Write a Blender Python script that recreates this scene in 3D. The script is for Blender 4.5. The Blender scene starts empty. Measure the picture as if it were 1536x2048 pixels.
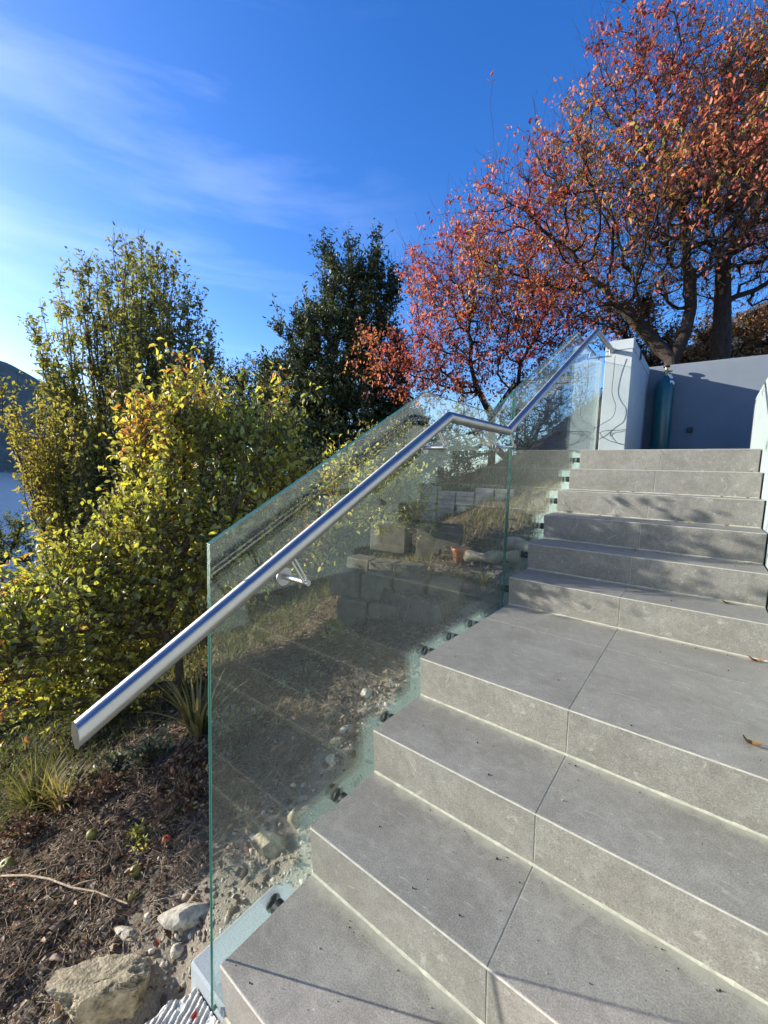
import bpy, math, random
import numpy as np
from mathutils import Vector, Matrix, Quaternion

rng = np.random.default_rng(11)
random.seed(5)
S = bpy.context.scene
COL = S.collection

# ------------------------------------------------------------------ camera
cam = bpy.data.cameras.new('camera')
cam.sensor_fit = 'HORIZONTAL'
cam.sensor_width = 36.0
cam.lens = 835.006 * 36.0 / 1536.0
cam.clip_start = 0.02
cam.clip_end = 20000
camo = bpy.data.objects.new('camera', cam)
COL.objects.link(camo)
cr = Vector((0.790912, 0.611083, 0.032186))
cu = Vector((-0.083667, 0.055886, 0.994925))
cf = Vector((-0.606183, 0.789591, -0.095329))
CAM = Vector((0.86618, -0.51113, 1.24483))
camo.matrix_world = Matrix(((cr.x, cu.x, -cf.x, CAM.x), (cr.y, cu.y, -cf.y, CAM.y),
                            (cr.z, cu.z, -cf.z, CAM.z), (0, 0, 0, 1)))
S.camera = camo

# ------------------------------------------------------------------ world, sun, exposure
SUN_EL = math.radians(17.2)
SUN_AZ = math.atan2(-0.902, -0.432)            # towards the sun: left of the stairs and a little behind
W = bpy.data.worlds.new('World')
S.world = W
W.use_nodes = True
nt = W.node_tree
nt.nodes.clear()
wo = nt.nodes.new('ShaderNodeOutputWorld')
bg = nt.nodes.new('ShaderNodeBackground')
sky = nt.nodes.new('ShaderNodeTexSky')
sky.sky_type = 'NISHITA'
sky.sun_disc = False
sky.sun_elevation = SUN_EL
sky.sun_rotation = SUN_AZ
sky.altitude = 350
sky.air_density = 1.0
sky.dust_density = 1.0
sky.ozone_density = 3.0
hs = nt.nodes.new('ShaderNodeHueSaturation')
hs.inputs['Saturation'].default_value = 1.32
hs.inputs['Hue'].default_value = 0.516
hs.inputs['Value'].default_value = 1.0
nt.links.new(sky.outputs[0], hs.inputs['Color'])
# thin cirrus: stretched noise on the sky direction
tc = nt.nodes.new('ShaderNodeTexCoord')
mp = nt.nodes.new('ShaderNodeMapping')
mp.inputs['Location'].default_value = (5.3, 2.4, 4.4)
mp.inputs['Rotation'].default_value = (0.75, 0.2, 0.1)
mp.inputs['Scale'].default_value = (1.0, 1.3, 7.0)
n1 = nt.nodes.new('ShaderNodeTexNoise')
n1.inputs['Scale'].default_value = 1.15
n1.inputs['Detail'].default_value = 9
n1.inputs['Roughness'].default_value = 0.58
n1.inputs['Distortion'].default_value = 0.35
cr1 = nt.nodes.new('ShaderNodeValToRGB')
cr1.color_ramp.elements[0].position = 0.47
cr1.color_ramp.elements[0].color = (0, 0, 0, 1)
cr1.color_ramp.elements[1].position = 0.8
cr1.color_ramp.elements[1].color = (0.13, 0.13, 0.13, 1)
mx = nt.nodes.new('ShaderNodeMixRGB')
mx.inputs['Color2'].default_value = (8.6, 8.9, 8.9, 1)
nt.links.new(tc.outputs['Generated'], mp.inputs['Vector'])
nt.links.new(mp.outputs[0], n1.inputs['Vector'])
nt.links.new(n1.outputs['Fac'], cr1.inputs[0])
# the cirrus bank stands in the western half of the sky, over the lake
dp = nt.nodes.new('ShaderNodeVectorMath')
dp.operation = 'DOT_PRODUCT'
dp.inputs[1].default_value = (-0.896, 0.209, 0.392)
nt.links.new(tc.outputs['Generated'], dp.inputs[0])
mr = nt.nodes.new('ShaderNodeMapRange')
mr.interpolation_type = 'SMOOTHSTEP'
mr.inputs['From Min'].default_value = 0.72
mr.inputs['From Max'].default_value = 0.97
nt.links.new(dp.outputs['Value'], mr.inputs['Value'])
ml = nt.nodes.new('ShaderNodeMath')
ml.operation = 'MULTIPLY'
nt.links.new(cr1.outputs[0], ml.inputs[0])
nt.links.new(mr.outputs[0], ml.inputs[1])
nt.links.new(ml.outputs[0], mx.inputs['Fac'])
nt.links.new(hs.outputs[0], mx.inputs['Color1'])
nt.links.new(mx.outputs[0], bg.inputs['Color'])
bg.inputs['Strength'].default_value = 0.125
nt.links.new(bg.outputs[0], wo.inputs[0])

sl = bpy.data.lights.new('sun', 'SUN')
sl.energy = 5.0
sl.angle = math.radians(0.5)
sl.color = (1.0, 0.93, 0.82)
so = bpy.data.objects.new('sun', sl)
COL.objects.link(so)
TO_SUN = Vector((math.sin(SUN_AZ) * math.cos(SUN_EL), math.cos(SUN_AZ) * math.cos(SUN_EL), math.sin(SUN_EL)))
so.rotation_mode = 'QUATERNION'
so.rotation_quaternion = TO_SUN.to_track_quat('Z', 'Y')

S.view_settings.view_transform = 'Standard'
S.view_settings.look = 'None'
S.view_settings.exposure = 1.36
S.view_settings.gamma = 1.0
S.view_settings.use_curve_mapping = False
S.render.engine = 'CYCLES'
S.cycles.use_denoising = True
S.cycles.max_bounces = 10
S.cycles.diffuse_bounces = 4
S.cycles.glossy_bounces = 5
S.cycles.transparent_max_bounces = 24
S.cycles.caustics_reflective = False
S.cycles.caustics_refractive = False
S.cycles.sample_clamp_indirect = 6.0


# ------------------------------------------------------------------ node helpers
class NT:
    def __init__(self, name):
        self.m = bpy.data.materials.new(name)
        self.m.use_nodes = True
        self.t = self.m.node_tree
        self.t.nodes.clear()
        self.out = self.t.nodes.new('ShaderNodeOutputMaterial')

    def n(self, typ, **kw):
        nd = self.t.nodes.new('ShaderNode' + typ)
        for k, v in kw.items():
            if k.startswith('i_'):
                key = k[2:].replace('_', ' ')
                nd.inputs[key].default_value = v
            else:
                setattr(nd, k, v)
        return nd

    def l(self, a, b):
        self.t.links.new(a, b)

    def ramp(self, fac, stops, interp='LINEAR'):
        r = self.n('ValToRGB')
        el = r.color_ramp.elements
        r.color_ramp.interpolation = interp
        while len(el) < len(stops):
            el.new(0.5)
        for e, (p, c) in zip(el, stops):
            e.position = p
            e.color = (*c, 1) if len(c) == 3 else c
        self.l(fac, r.inputs[0])
        return r.outputs[0]

    def noise(self, vec, scale, detail=4, rough=0.55, dist=0.0):
        nd = self.n('TexNoise')
        nd.inputs['Scale'].default_value = scale
        nd.inputs['Detail'].default_value = detail
        nd.inputs['Roughness'].default_value = rough
        nd.inputs['Distortion'].default_value = dist
        if vec is not None:
            self.l(vec, nd.inputs['Vector'])
        return nd.outputs['Fac']

    def mix(self, fac, a, b, mode='MIX'):
        nd = self.n('MixRGB', blend_type=mode)
        for v, s in ((fac, 'Fac'), (a, 'Color1'), (b, 'Color2')):
            if isinstance(v, (int, float)):
                nd.inputs[s].default_value = v
            elif isinstance(v, tuple):
                nd.inputs[s].default_value = (*v, 1)
            else:
                self.l(v, nd.inputs[s])
        return nd.outputs[0]

    def math(self, op, a, b=None, clamp=False):
        nd = self.n('Math', operation=op, use_clamp=clamp)
        for i, v in enumerate((a, b)):
            if v is None:
                continue
            if isinstance(v, (int, float)):
                nd.inputs[i].default_value = v
            else:
                self.l(v, nd.inputs[i])
        return nd.outputs[0]

    def bump(self, h, strength, dist=0.01):
        nd = self.n('Bump')
        nd.inputs['Strength'].default_value = strength
        nd.inputs['Distance'].default_value = dist
        self.l(h, nd.inputs['Height'])
        return nd.outputs[0]

    def principled(self, col, rough=0.6, metal=0.0, spec=0.5, normal=None):
        p = self.n('BsdfPrincipled')
        if isinstance(col, tuple):
            p.inputs['Base Color'].default_value = (*col, 1)
        else:
            self.l(col, p.inputs['Base Color'])
        if isinstance(rough, (int, float)):
            p.inputs['Roughness'].default_value = rough
        else:
            self.l(rough, p.inputs['Roughness'])
        p.inputs['Metallic'].default_value = metal
        p.inputs['Specular IOR Level'].default_value = spec
        if normal is not None:
            self.l(normal, p.inputs['Normal'])
        self.l(p.outputs[0], self.out.inputs[0])
        return p


def world_pos(T):
    return T.n('NewGeometry').outputs['Position']


def mat_plain(name, col, rough=0.6, metal=0.0, var=0.25, scale=20, bump=0.0, bscale=60, spec=0.4):
    T = NT(name)
    p = world_pos(T)
    f = T.noise(p, scale, 5, 0.6)
    dark = tuple(c * (1 - var) for c in col)
    lite = tuple(min(1, c * (1 + var)) for c in col)
    c = T.ramp(f, [(0.3, dark), (0.7, lite)])
    nrm = None
    if bump:
        nrm = T.bump(T.noise(p, bscale, 4, 0.6), bump, 0.006)
    T.principled(c, rough, metal, spec, nrm)
    return T.m


def mat_tile():
    T = NT('stone_tile')
    tcn = T.n('TexCoord')
    ob = tcn.outputs['Object']
    rnd = T.n('ObjectInfo').outputs['Random']
    off = T.n('VectorMath', operation='ADD')
    cmb = T.n('CombineXYZ')
    T.l(T.math('MULTIPLY', rnd, 37.0), cmb.inputs[0])
    T.l(T.math('MULTIPLY', rnd, 91.0), cmb.inputs[1])
    T.l(ob, off.inputs[0])
    T.l(cmb.outputs[0], off.inputs[1])
    v = off.outputs[0]
    big = T.noise(v, 5, 6, 0.62, 0.6)
    mid = T.noise(v, 34, 6, 0.68, 0.3)
    fine = T.noise(v, 260, 3, 0.7)
    c = T.ramp(big, [(0.28, (0.204, 0.191, 0.169)), (0.5, (0.241, 0.227, 0.204)), (0.74, (0.286, 0.271, 0.246))])
    c = T.mix(0.5, c, T.ramp(mid, [(0.3, (0.36, 0.36, 0.36)), (0.7, (0.64, 0.64, 0.64))]), 'OVERLAY')
    c = T.mix(0.5, c, T.ramp(rnd, [(0.0, (0.44, 0.44, 0.45)), (1.0, (0.56, 0.555, 0.54))]), 'OVERLAY')
    c = T.mix(0.85, c, T.ramp(fine, [(0.28, (0.22, 0.22, 0.22)), (0.55, (0.5, 0.5, 0.5)), (0.75, (0.72, 0.72, 0.72))]), 'OVERLAY')
    # cement haze smears and pale spots
    sm = T.noise(v, 9, 5, 0.7, 1.6)
    c = T.mix(T.ramp(sm, [(0.54, (0, 0, 0)), (0.80, (0.42, 0.42, 0.42))]), c, (0.40, 0.385, 0.335))
    mpn = T.n('Mapping')
    mpn.inputs['Scale'].default_value = (10, 46, 10)
    mpn.inputs['Rotation'].default_value = (0, 0, 0.5)
    T.l(v, mpn.inputs['Vector'])
    sc = T.noise(mpn.outputs[0], 1.6, 4, 0.75, 1.0)
    c = T.mix(T.ramp(sc, [(0.60, (0, 0, 0)), (0.69, (0.5, 0.5, 0.5))]), c, (0.45, 0.44, 0.39))
    vor = T.n('TexVoronoi')
    vor.inputs['Scale'].default_value = 26
    T.l(v, vor.inputs['Vector'])
    spot = T.ramp(vor.outputs['Distance'], [(0.05, (0.55, 0.55, 0.55)), (0.095, (0, 0, 0))])
    pick = T.ramp(vor.outputs['Color'], [(0.70, (0, 0, 0)), (0.72, (1, 1, 1))])
    c = T.mix(T.mix(1.0, spot, pick, 'MULTIPLY'), c, (0.52, 0.50, 0.44))
    # cement dust left along the back joint of each tread (attribute made with the tile)
    at = T.n('Attribute', attribute_name='joint')
    dj = T.math('ADD', at.outputs['Fac'], T.math('MULTIPLY', T.math('SUBTRACT', T.noise(v, 22, 5, 0.7), 0.5), 0.9))
    c = T.mix(T.ramp(dj, [(0.62, (0, 0, 0)), (1.05, (0.72, 0.72, 0.72))]), c, (0.40, 0.39, 0.32))
    h = T.math('ADD', T.math('MULTIPLY', mid, 0.5), T.math('MULTIPLY', fine, 0.6))
    T.principled(c, T.ramp(mid, [(0.3, (0.48,) * 3), (0.7, (0.66,) * 3)]), 0, 0.35, T.bump(h, 0.22, 0.0015))
    return T.m


def mat_render(name, col):
    T = NT(name)
    p = world_pos(T)
    a = T.noise(p, 3.5, 6, 0.6)
    fine = T.noise(p, 190, 4, 0.7)
    c = T.ramp(a, [(0.3, tuple(x * 0.9 for x in col)), (0.72, tuple(x * 1.06 for x in col))])
    c = T.mix(0.25, c, T.ramp(fine, [(0.3, (0.3,) * 3), (0.7, (0.7,) * 3)]), 'OVERLAY')
    T.principled(c, 0.85, 0, 0.2, T.bump(T.noise(p, 170, 5, 0.75), 0.55, 0.004))
    return T.m


def mat_glass_face():
    T = NT('clear_glass')
    g = T.n('NewGeometry')
    dot = T.n('VectorMath', operation='DOT_PRODUCT')
    T.l(g.outputs['Normal'], dot.inputs[0])
    T.l(g.outputs['Incoming'], dot.inputs[1])
    ca = T.math('ABSOLUTE', dot.outputs['Value'])
    one = T.math('SUBTRACT', 1.0, ca, True)
    f = T.math('MULTIPLY_ADD', T.math('POWER', one, 5.0), 0.95)
    T.t.nodes[-1].inputs[2].default_value = 0.055
    tr = T.n('BsdfTransparent')
    # a little dust and wipe marks
    d = T.noise(g.outputs['Position'], 14, 6, 0.75, 1.0)
    T.l(T.ramp(d, [(0.3, (0.945, 0.968, 0.956)), (0.75, (0.930, 0.956, 0.944))]), tr.inputs['Color'])
    gl = T.n('BsdfGlossy')
    gl.inputs['Color'].default_value = (0.93, 1.0, 0.97, 1)
    gl.inputs['Roughness'].default_value = 0.004
    ms = T.n('MixShader')
    T.l(f, ms.inputs[0])
    T.l(tr.outputs[0], ms.inputs[1])
    T.l(gl.outputs[0], ms.inputs[2])
    df = T.n('BsdfDiffuse')
    df.inputs['Color'].default_value = (0.62, 0.68, 0.64, 1)
    fac = T.ramp(d, [(0.35, (0.004,) * 3), (0.8, (0.024,) * 3)])
    m2 = T.n('MixShader')
    T.l(fac, m2.inputs[0])
    T.l(ms.outputs[0], m2.inputs[1])
    T.l(df.outputs[0], m2.inputs[2])
    T.l(m2.outputs[0], T.out.inputs[0])
    return T.m


def mat_steel(axis):
    """satin stainless steel; on the tube the fine polishing scratches run round it, so highlights stretch along the axis"""
    T = NT('brushed_stainless_steel')
    tcn = T.n('TexCoord')
    f = T.noise(tcn.outputs['Object'], 9.0, 6, 0.7, 0.4)
    c = T.ramp(f, [(0.3, (0.33, 0.33, 0.33)), (0.7, (0.41, 0.405, 0.40))])
    r = T.ramp(f, [(0.3, (0.33,) * 3), (0.7, (0.42,) * 3)])
    p = T.principled(c, r, 1.0, 0.5)
    if axis:
        p.inputs['Anisotropic'].default_value = 0.82
        cx = T.n('CombineXYZ')
        for i in range(3):
            cx.inputs[i].default_value = axis[i]
        T.l(cx.outputs[0], p.inputs['Tangent'])
    return T.m


def mat_leaf(name, stops, transl=0.45, rough=0.45, gloss=0.06, attr=True):
    T = NT(name)
    if attr:
        f = T.n('Attribute', attribute_name='tint').outputs['Fac']
    else:
        f = T.n('ObjectInfo').outputs['Random']
    c = T.ramp(f, stops)
    p = world_pos(T)
    c = T.mix(0.5, c, T.ramp(T.noise(p, 55, 3, 0.6), [(0.3, (0.35,) * 3), (0.7, (0.65,) * 3)]), 'OVERLAY')
    d = T.n('BsdfDiffuse')
    t = T.n('BsdfTranslucent')
    T.l(c, d.inputs[0])
    ct = T.mix(1.0, c, (1.0, 0.97, 0.62), 'MULTIPLY')
    T.l(ct, t.inputs[0])
    m1 = T.n('MixShader')
    m1.inputs[0].default_value = transl
    T.l(d.outputs[0], m1.inputs[1])
    T.l(t.outputs[0], m1.inputs[2])
    g = T.n('BsdfGlossy')
    g.inputs['Roughness'].default_value = rough
    g.inputs['Color'].default_value = (1, 1, 1, 1)
    m2 = T.n('MixShader')
    m2.inputs[0].default_value = gloss
    T.l(m1.outputs[0], m2.inputs[1])
    T.l(g.outputs[0], m2.inputs[2])
    T.l(m2.outputs[0], T.out.inputs[0])
    return T.m


def mat_tint(name, stops, rough=0.8, bump=0.0, spec=0.25):
    T = NT(name)
    f = T.n('Attribute', attribute_name='tint').outputs['Fac']
    c = T.ramp(f, stops)
    p = world_pos(T)
    c = T.mix(0.5, c, T.ramp(T.noise(p, 120, 4, 0.65), [(0.3, (0.3,) * 3), (0.7, (0.7,) * 3)]), 'OVERLAY')
    nrm = T.bump(T.noise(p, 220, 4, 0.7), bump, 0.004) if bump else None
    T.principled(c, rough, 0, spec, nrm)
    return T.m


def mat_bark(name, a, b, scale=30):
    T = NT(name)
    p = world_pos(T)
    mpn = T.n('Mapping')
    mpn.inputs['Scale'].default_value = (1, 1, 0.3)
    T.l(p, mpn.inputs['Vector'])
    f = T.noise(mpn.outputs[0], scale, 6, 0.7, 0.5)
    T.principled(T.ramp(f, [(0.3, a), (0.7, b)]), 0.85, 0, 0.2, T.bump(f, 0.7, 0.015))
    return T.m


def mat_ground():
    T = NT('garden_soil')
    p = world_pos(T)
    big = T.noise(p, 2.2, 6, 0.65, 0.4)
    mid = T.noise(p, 24, 7, 0.72, 0.5)
    fine = T.noise(p, 160, 4, 0.75)
    c = T.ramp(mid, [(0.25, (0.028, 0.019, 0.012)), (0.5, (0.070, 0.049, 0.032)), (0.75, (0.150, 0.112, 0.075))])
    sx = T.n('SeparateXYZ')
    T.l(p, sx.inputs[0])
    mr = T.n('MapRange')
    mr.inputs['From Min'].default_value = -0.95
    mr.inputs['From Max'].default_value = -0.35
    T.l(T.math('ADD', sx.outputs[0], T.math('MULTIPLY', T.math('SUBTRACT', big, 0.5), 0.9)), mr.inputs['Value'])
    c = T.mix(T.math('MULTIPLY', mr.outputs[0], 0.85), c, T.ramp(fine, [(0.3, (0.14, 0.122, 0.095)), (0.7, (0.35, 0.318, 0.252))]))
    # far away the ground is covered with rough green slope
    far = T.ramp(T.math('MULTIPLY', sx.outputs[0], -0.05), [(0.1, (0, 0, 0)), (0.2, (1, 1, 1))])
    c = T.mix(far, c, T.ramp(mid, [(0.3, (0.018, 0.022, 0.009)), (0.7, (0.055, 0.056, 0.025))]))
    T.principled(c, 0.95, 0, 0.1, T.bump(T.math('ADD', mid, T.math('MULTIPLY', fine, 0.5)), 0.8, 0.02))
    return T.m


M = {}
M['tile'] = mat_tile()
M['grout'] = mat_plain('pale_grout', (0.40, 0.388, 0.32), 0.9, 0, 0.18, 60, 0.4, 300, 0.1)
M['trim'] = mat_plain('tile_mitre_edge', (0.40, 0.385, 0.33), 0.75, 0, 0.16, 70, 0.2, 300, 0.2)
M['render'] = mat_render('blue_grey_render', (0.355, 0.395, 0.41))
M['render_white'] = mat_render('pale_blue_white_render', (0.31, 0.352, 0.362))
M['render_side'] = mat_render('stair_side_render', (0.44, 0.55, 0.56))
M['plinth'] = mat_render('plinth_render', (0.27, 0.305, 0.325))
M['render_back'] = mat_render('grey_blue_shade_darkened_render', (0.155, 0.182, 0.212))  # base colour lowered below the wall's own tone to deepen its shade
M['glass'] = mat_glass_face()
M['edge'] = mat_plain('green_glass_edge', (0.006, 0.060, 0.048), 0.3, 0, 0.2, 15, 0, 60, 0.25)
M['edge_line'] = mat_plain('pale_glass_arris', (0.05, 0.14, 0.12), 0.3, 0, 0.15, 15, 0, 60, 0.35)
M['steel'] = mat_steel(None)
M['steel_end'] = mat_plain('steel_end_dark_reflection', (0.20, 0.20, 0.20), 0.4, 1.0, 0.15, 40)  # darker than the tube: dark surroundings it would mirror are in the colour
M['steel_rise'] = mat_steel((0, 0.876, 0.482))
M['steel_level'] = mat_steel((0, 1, 0))
M['black'] = mat_plain('black_anodised_metal', (0.012, 0.013, 0.014), 0.45, 0, 0.3, 30)
M['rubber'] = mat_plain('black_cable_sheath', (0.02, 0.02, 0.022), 0.5, 0, 0.2, 30)
M['soil'] = mat_ground()
M['concrete'] = mat_plain('rough_white_concrete', (0.52, 0.51, 0.47), 0.95, 0, 0.3, 28, 1.0, 90, 0.1)
M['block'] = mat_plain('weathered_concrete_block', (0.105, 0.097, 0.078), 0.95, 0, 0.4, 14, 0.8, 60, 0.1)
M['paver'] = mat_plain('grey_paver', (0.285, 0.27, 0.235), 0.95, 0, 0.35, 10, 0.6, 60, 0.1)
M['rock'] = mat_plain('pale_lichen_rock', (0.26, 0.225, 0.155), 0.95, 0, 0.6, 40, 1.0, 110, 0.1)
M['rock_white'] = mat_plain('chalky_stone', (0.34, 0.315, 0.255), 0.9, 0, 0.45, 45, 0.7, 50, 0.1)
M['terracotta'] = mat_plain('terracotta', (0.50, 0.215, 0.115), 0.8, 0, 0.2, 16, 0.2, 80, 0.2)
M['bottle'] = mat_plain('teal_enamel', (0.008, 0.085, 0.10), 0.28, 0, 0.2, 8, 0, 60, 0.5)
M['white'] = mat_plain('white_paper', (0.72, 0.72, 0.70), 0.7, 0, 0.08, 20)
M['brass'] = mat_plain('dull_brass', (0.35, 0.28, 0.14), 0.4, 0.8, 0.2, 30)
M['hose'] = mat_plain('dark_blue_hose', (0.02, 0.05, 0.11), 0.4, 0, 0.2, 30)
M['bark'] = mat_bark('dark_bark', (0.014, 0.011, 0.009), (0.060, 0.046, 0.036))
M['bark2'] = mat_bark('grey_brown_bark', (0.050, 0.038, 0.026), (0.16, 0.125, 0.09))
M['twig'] = mat_bark('dry_twig', (0.20, 0.145, 0.095), (0.46, 0.37, 0.26), 60)
M['wood'] = mat_bark('weathered_log', (0.17, 0.14, 0.095), (0.42, 0.36, 0.26), 24)
M['roof'] = mat_plain('grey_roof', (0.22, 0.22, 0.24), 0.7, 0, 0.2, 4)
M['house'] = mat_plain('white_weatherboard', (0.68, 0.66, 0.62), 0.8, 0, 0.08, 4)
M['dark'] = mat_plain('dark_painted_timber', (0.028, 0.034, 0.045), 0.5, 0, 0.2, 6)
M['window'] = mat_plain('window_glass', (0.05, 0.075, 0.09), 0.05, 0, 0.1, 2, 0, 60, 0.9)
M['apple'] = mat_plain('green_apple_skin', (0.19, 0.165, 0.035), 0.55, 0, 0.25, 30, 0, 60, 0.5)
M['apple_red'] = mat_plain('blushed_apple_skin', (0.42, 0.10, 0.025), 0.35, 0, 0.3, 30, 0, 60, 0.5)

RED = [(0.0, (0.24, 0.045, 0.040)), (0.25, (0.50, 0.095, 0.080)), (0.45, (0.60, 0.175, 0.105)), (0.62, (0.58, 0.235, 0.085)),
       (0.78, (0.40, 0.135, 0.085)), (0.9, (0.54, 0.37, 0.10)), (1.0, (0.22, 0.22, 0.055))]
PINK = [(0.0, (0.30, 0.050, 0.046)), (0.35, (0.58, 0.125, 0.110)), (0.6, (0.64, 0.205, 0.125)), (0.8, (0.56, 0.22, 0.095)),
        (0.93, (0.34, 0.12, 0.07)), (1.0, (0.44, 0.33, 0.08))]
APL = [(0.0, (0.14, 0.165, 0.034)), (0.3, (0.29, 0.31, 0.052)), (0.6, (0.43, 0.43, 0.070)), (0.90, (0.56, 0.50, 0.095)),
       (0.985, (0.54, 0.38, 0.08)), (1.0, (0.46, 0.20, 0.05))]
M['leaf_red'] = mat_leaf('autumn_red_leaf', RED, 0.5, 0.5, 0.02)
M['leaf_pink'] = mat_leaf('autumn_pink_leaf', PINK, 0.5, 0.5, 0.02)
M['leaf_red_one'] = mat_leaf('autumn_red_single_leaf', RED, 0.5, 0.5, 0.02, False)
M['leaf_apple'] = mat_leaf('yellow_green_leaf', APL, 0.55, 0.42, 0.045)
M['leaf_apple_one'] = mat_leaf('yellow_green_single_leaf', APL, 0.55, 0.42, 0.045, False)
M['leaf_olive'] = mat_leaf('olive_leaf', [(0.0, (0.11, 0.125, 0.036)), (0.5, (0.235, 0.245, 0.064)), (0.8, (0.36, 0.34, 0.09)),
                                          (1.0, (0.40, 0.32, 0.08))], 0.48, 0.5, 0.03)
M['leaf_gold'] = mat_leaf('olive_gold_leaf', [(0.0, (0.15, 0.155, 0.034)), (0.5, (0.32, 0.30, 0.06)), (0.85, (0.40, 0.35, 0.08)),
                                              (1.0, (0.46, 0.34, 0.08))], 0.5, 0.5, 0.03)
M['leaf_dark'] = mat_leaf('dark_evergreen_leaf', [(0.0, (0.026, 0.040, 0.015)), (0.6, (0.062, 0.086, 0.028)), (0.9, (0.125, 0.15, 0.044)),
                                                  (1.0, (0.20, 0.205, 0.06))], 0.22, 0.5, 0.035)
M['leaf_brown'] = mat_leaf('russet_hedge_leaf', [(0.0, (0.12, 0.055, 0.022)), (0.6, (0.30, 0.155, 0.05)), (1.0, (0.42, 0.27, 0.09))], 0.4, 0.5, 0.04)
M['leaf_silver'] = mat_leaf('silver_green_leaf', [(0.0, (0.055, 0.07, 0.04)), (0.6, (0.13, 0.15, 0.09)), (1.0, (0.26, 0.27, 0.17))], 0.3, 0.5, 0.05)
M['blade'] = mat_leaf('grass_blade', [(0.0, (0.055, 0.075, 0.022)), (0.5, (0.13, 0.14, 0.045)), (1.0, (0.34, 0.28, 0.12))], 0.4, 0.6, 0.015)
M['litter'] = mat_leaf('dead_leaf_litter', [(0.0, (0.030, 0.017, 0.011)), (0.4, (0.075, 0.042, 0.027)), (0.65, (0.16, 0.098, 0.060)),
                                            (0.87, (0.34, 0.25, 0.165)), (0.96, (0.30, 0.085, 0.05)), (1.0, (0.26, 0.24, 0.06))], 0.15, 0.6, 0.03)
M['pebble'] = mat_tint('gravel_stone', [(0.0, (0.10, 0.08, 0.055)), (0.6, (0.27, 0.235, 0.175)), (1.0, (0.50, 0.47, 0.39))], 0.9, 0.5)
M['crumb'] = mat_tint('dirt_crumb', [(0.0, (0.02, 0.017, 0.014)), (0.7, (0.06, 0.05, 0.04)), (1.0, (0.34, 0.32, 0.27))], 0.95)
M['stone_leaf'] = mat_leaf('dry_fallen_leaf', [(0.0, (0.17, 0.085, 0.035)), (0.5, (0.34, 0.20, 0.075)), (1.0, (0.20, 0.085, 0.05))], 0.25, 0.5, 0.03, False)


# ------------------------------------------------------------------ object helpers
def link(name, me, parent=None, loc=None):
    o = bpy.data.objects.new(name, me)
    COL.objects.link(o)
    if loc is not None:
        o.location = loc
    if parent is not None:
        o.parent = parent
    return o


def tag(o, label=None, cat=None, group=None, kind=None):
    if label:
        o['label'] = label
    if cat:
        o['category'] = cat
    if group:
        o['group'] = group
    if kind:
        o['kind'] = kind
    return o


def thing(name, label, cat, loc=(0, 0, 0), group=None):
    return tag(link(name, None, None, loc), label, cat, group)


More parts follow.
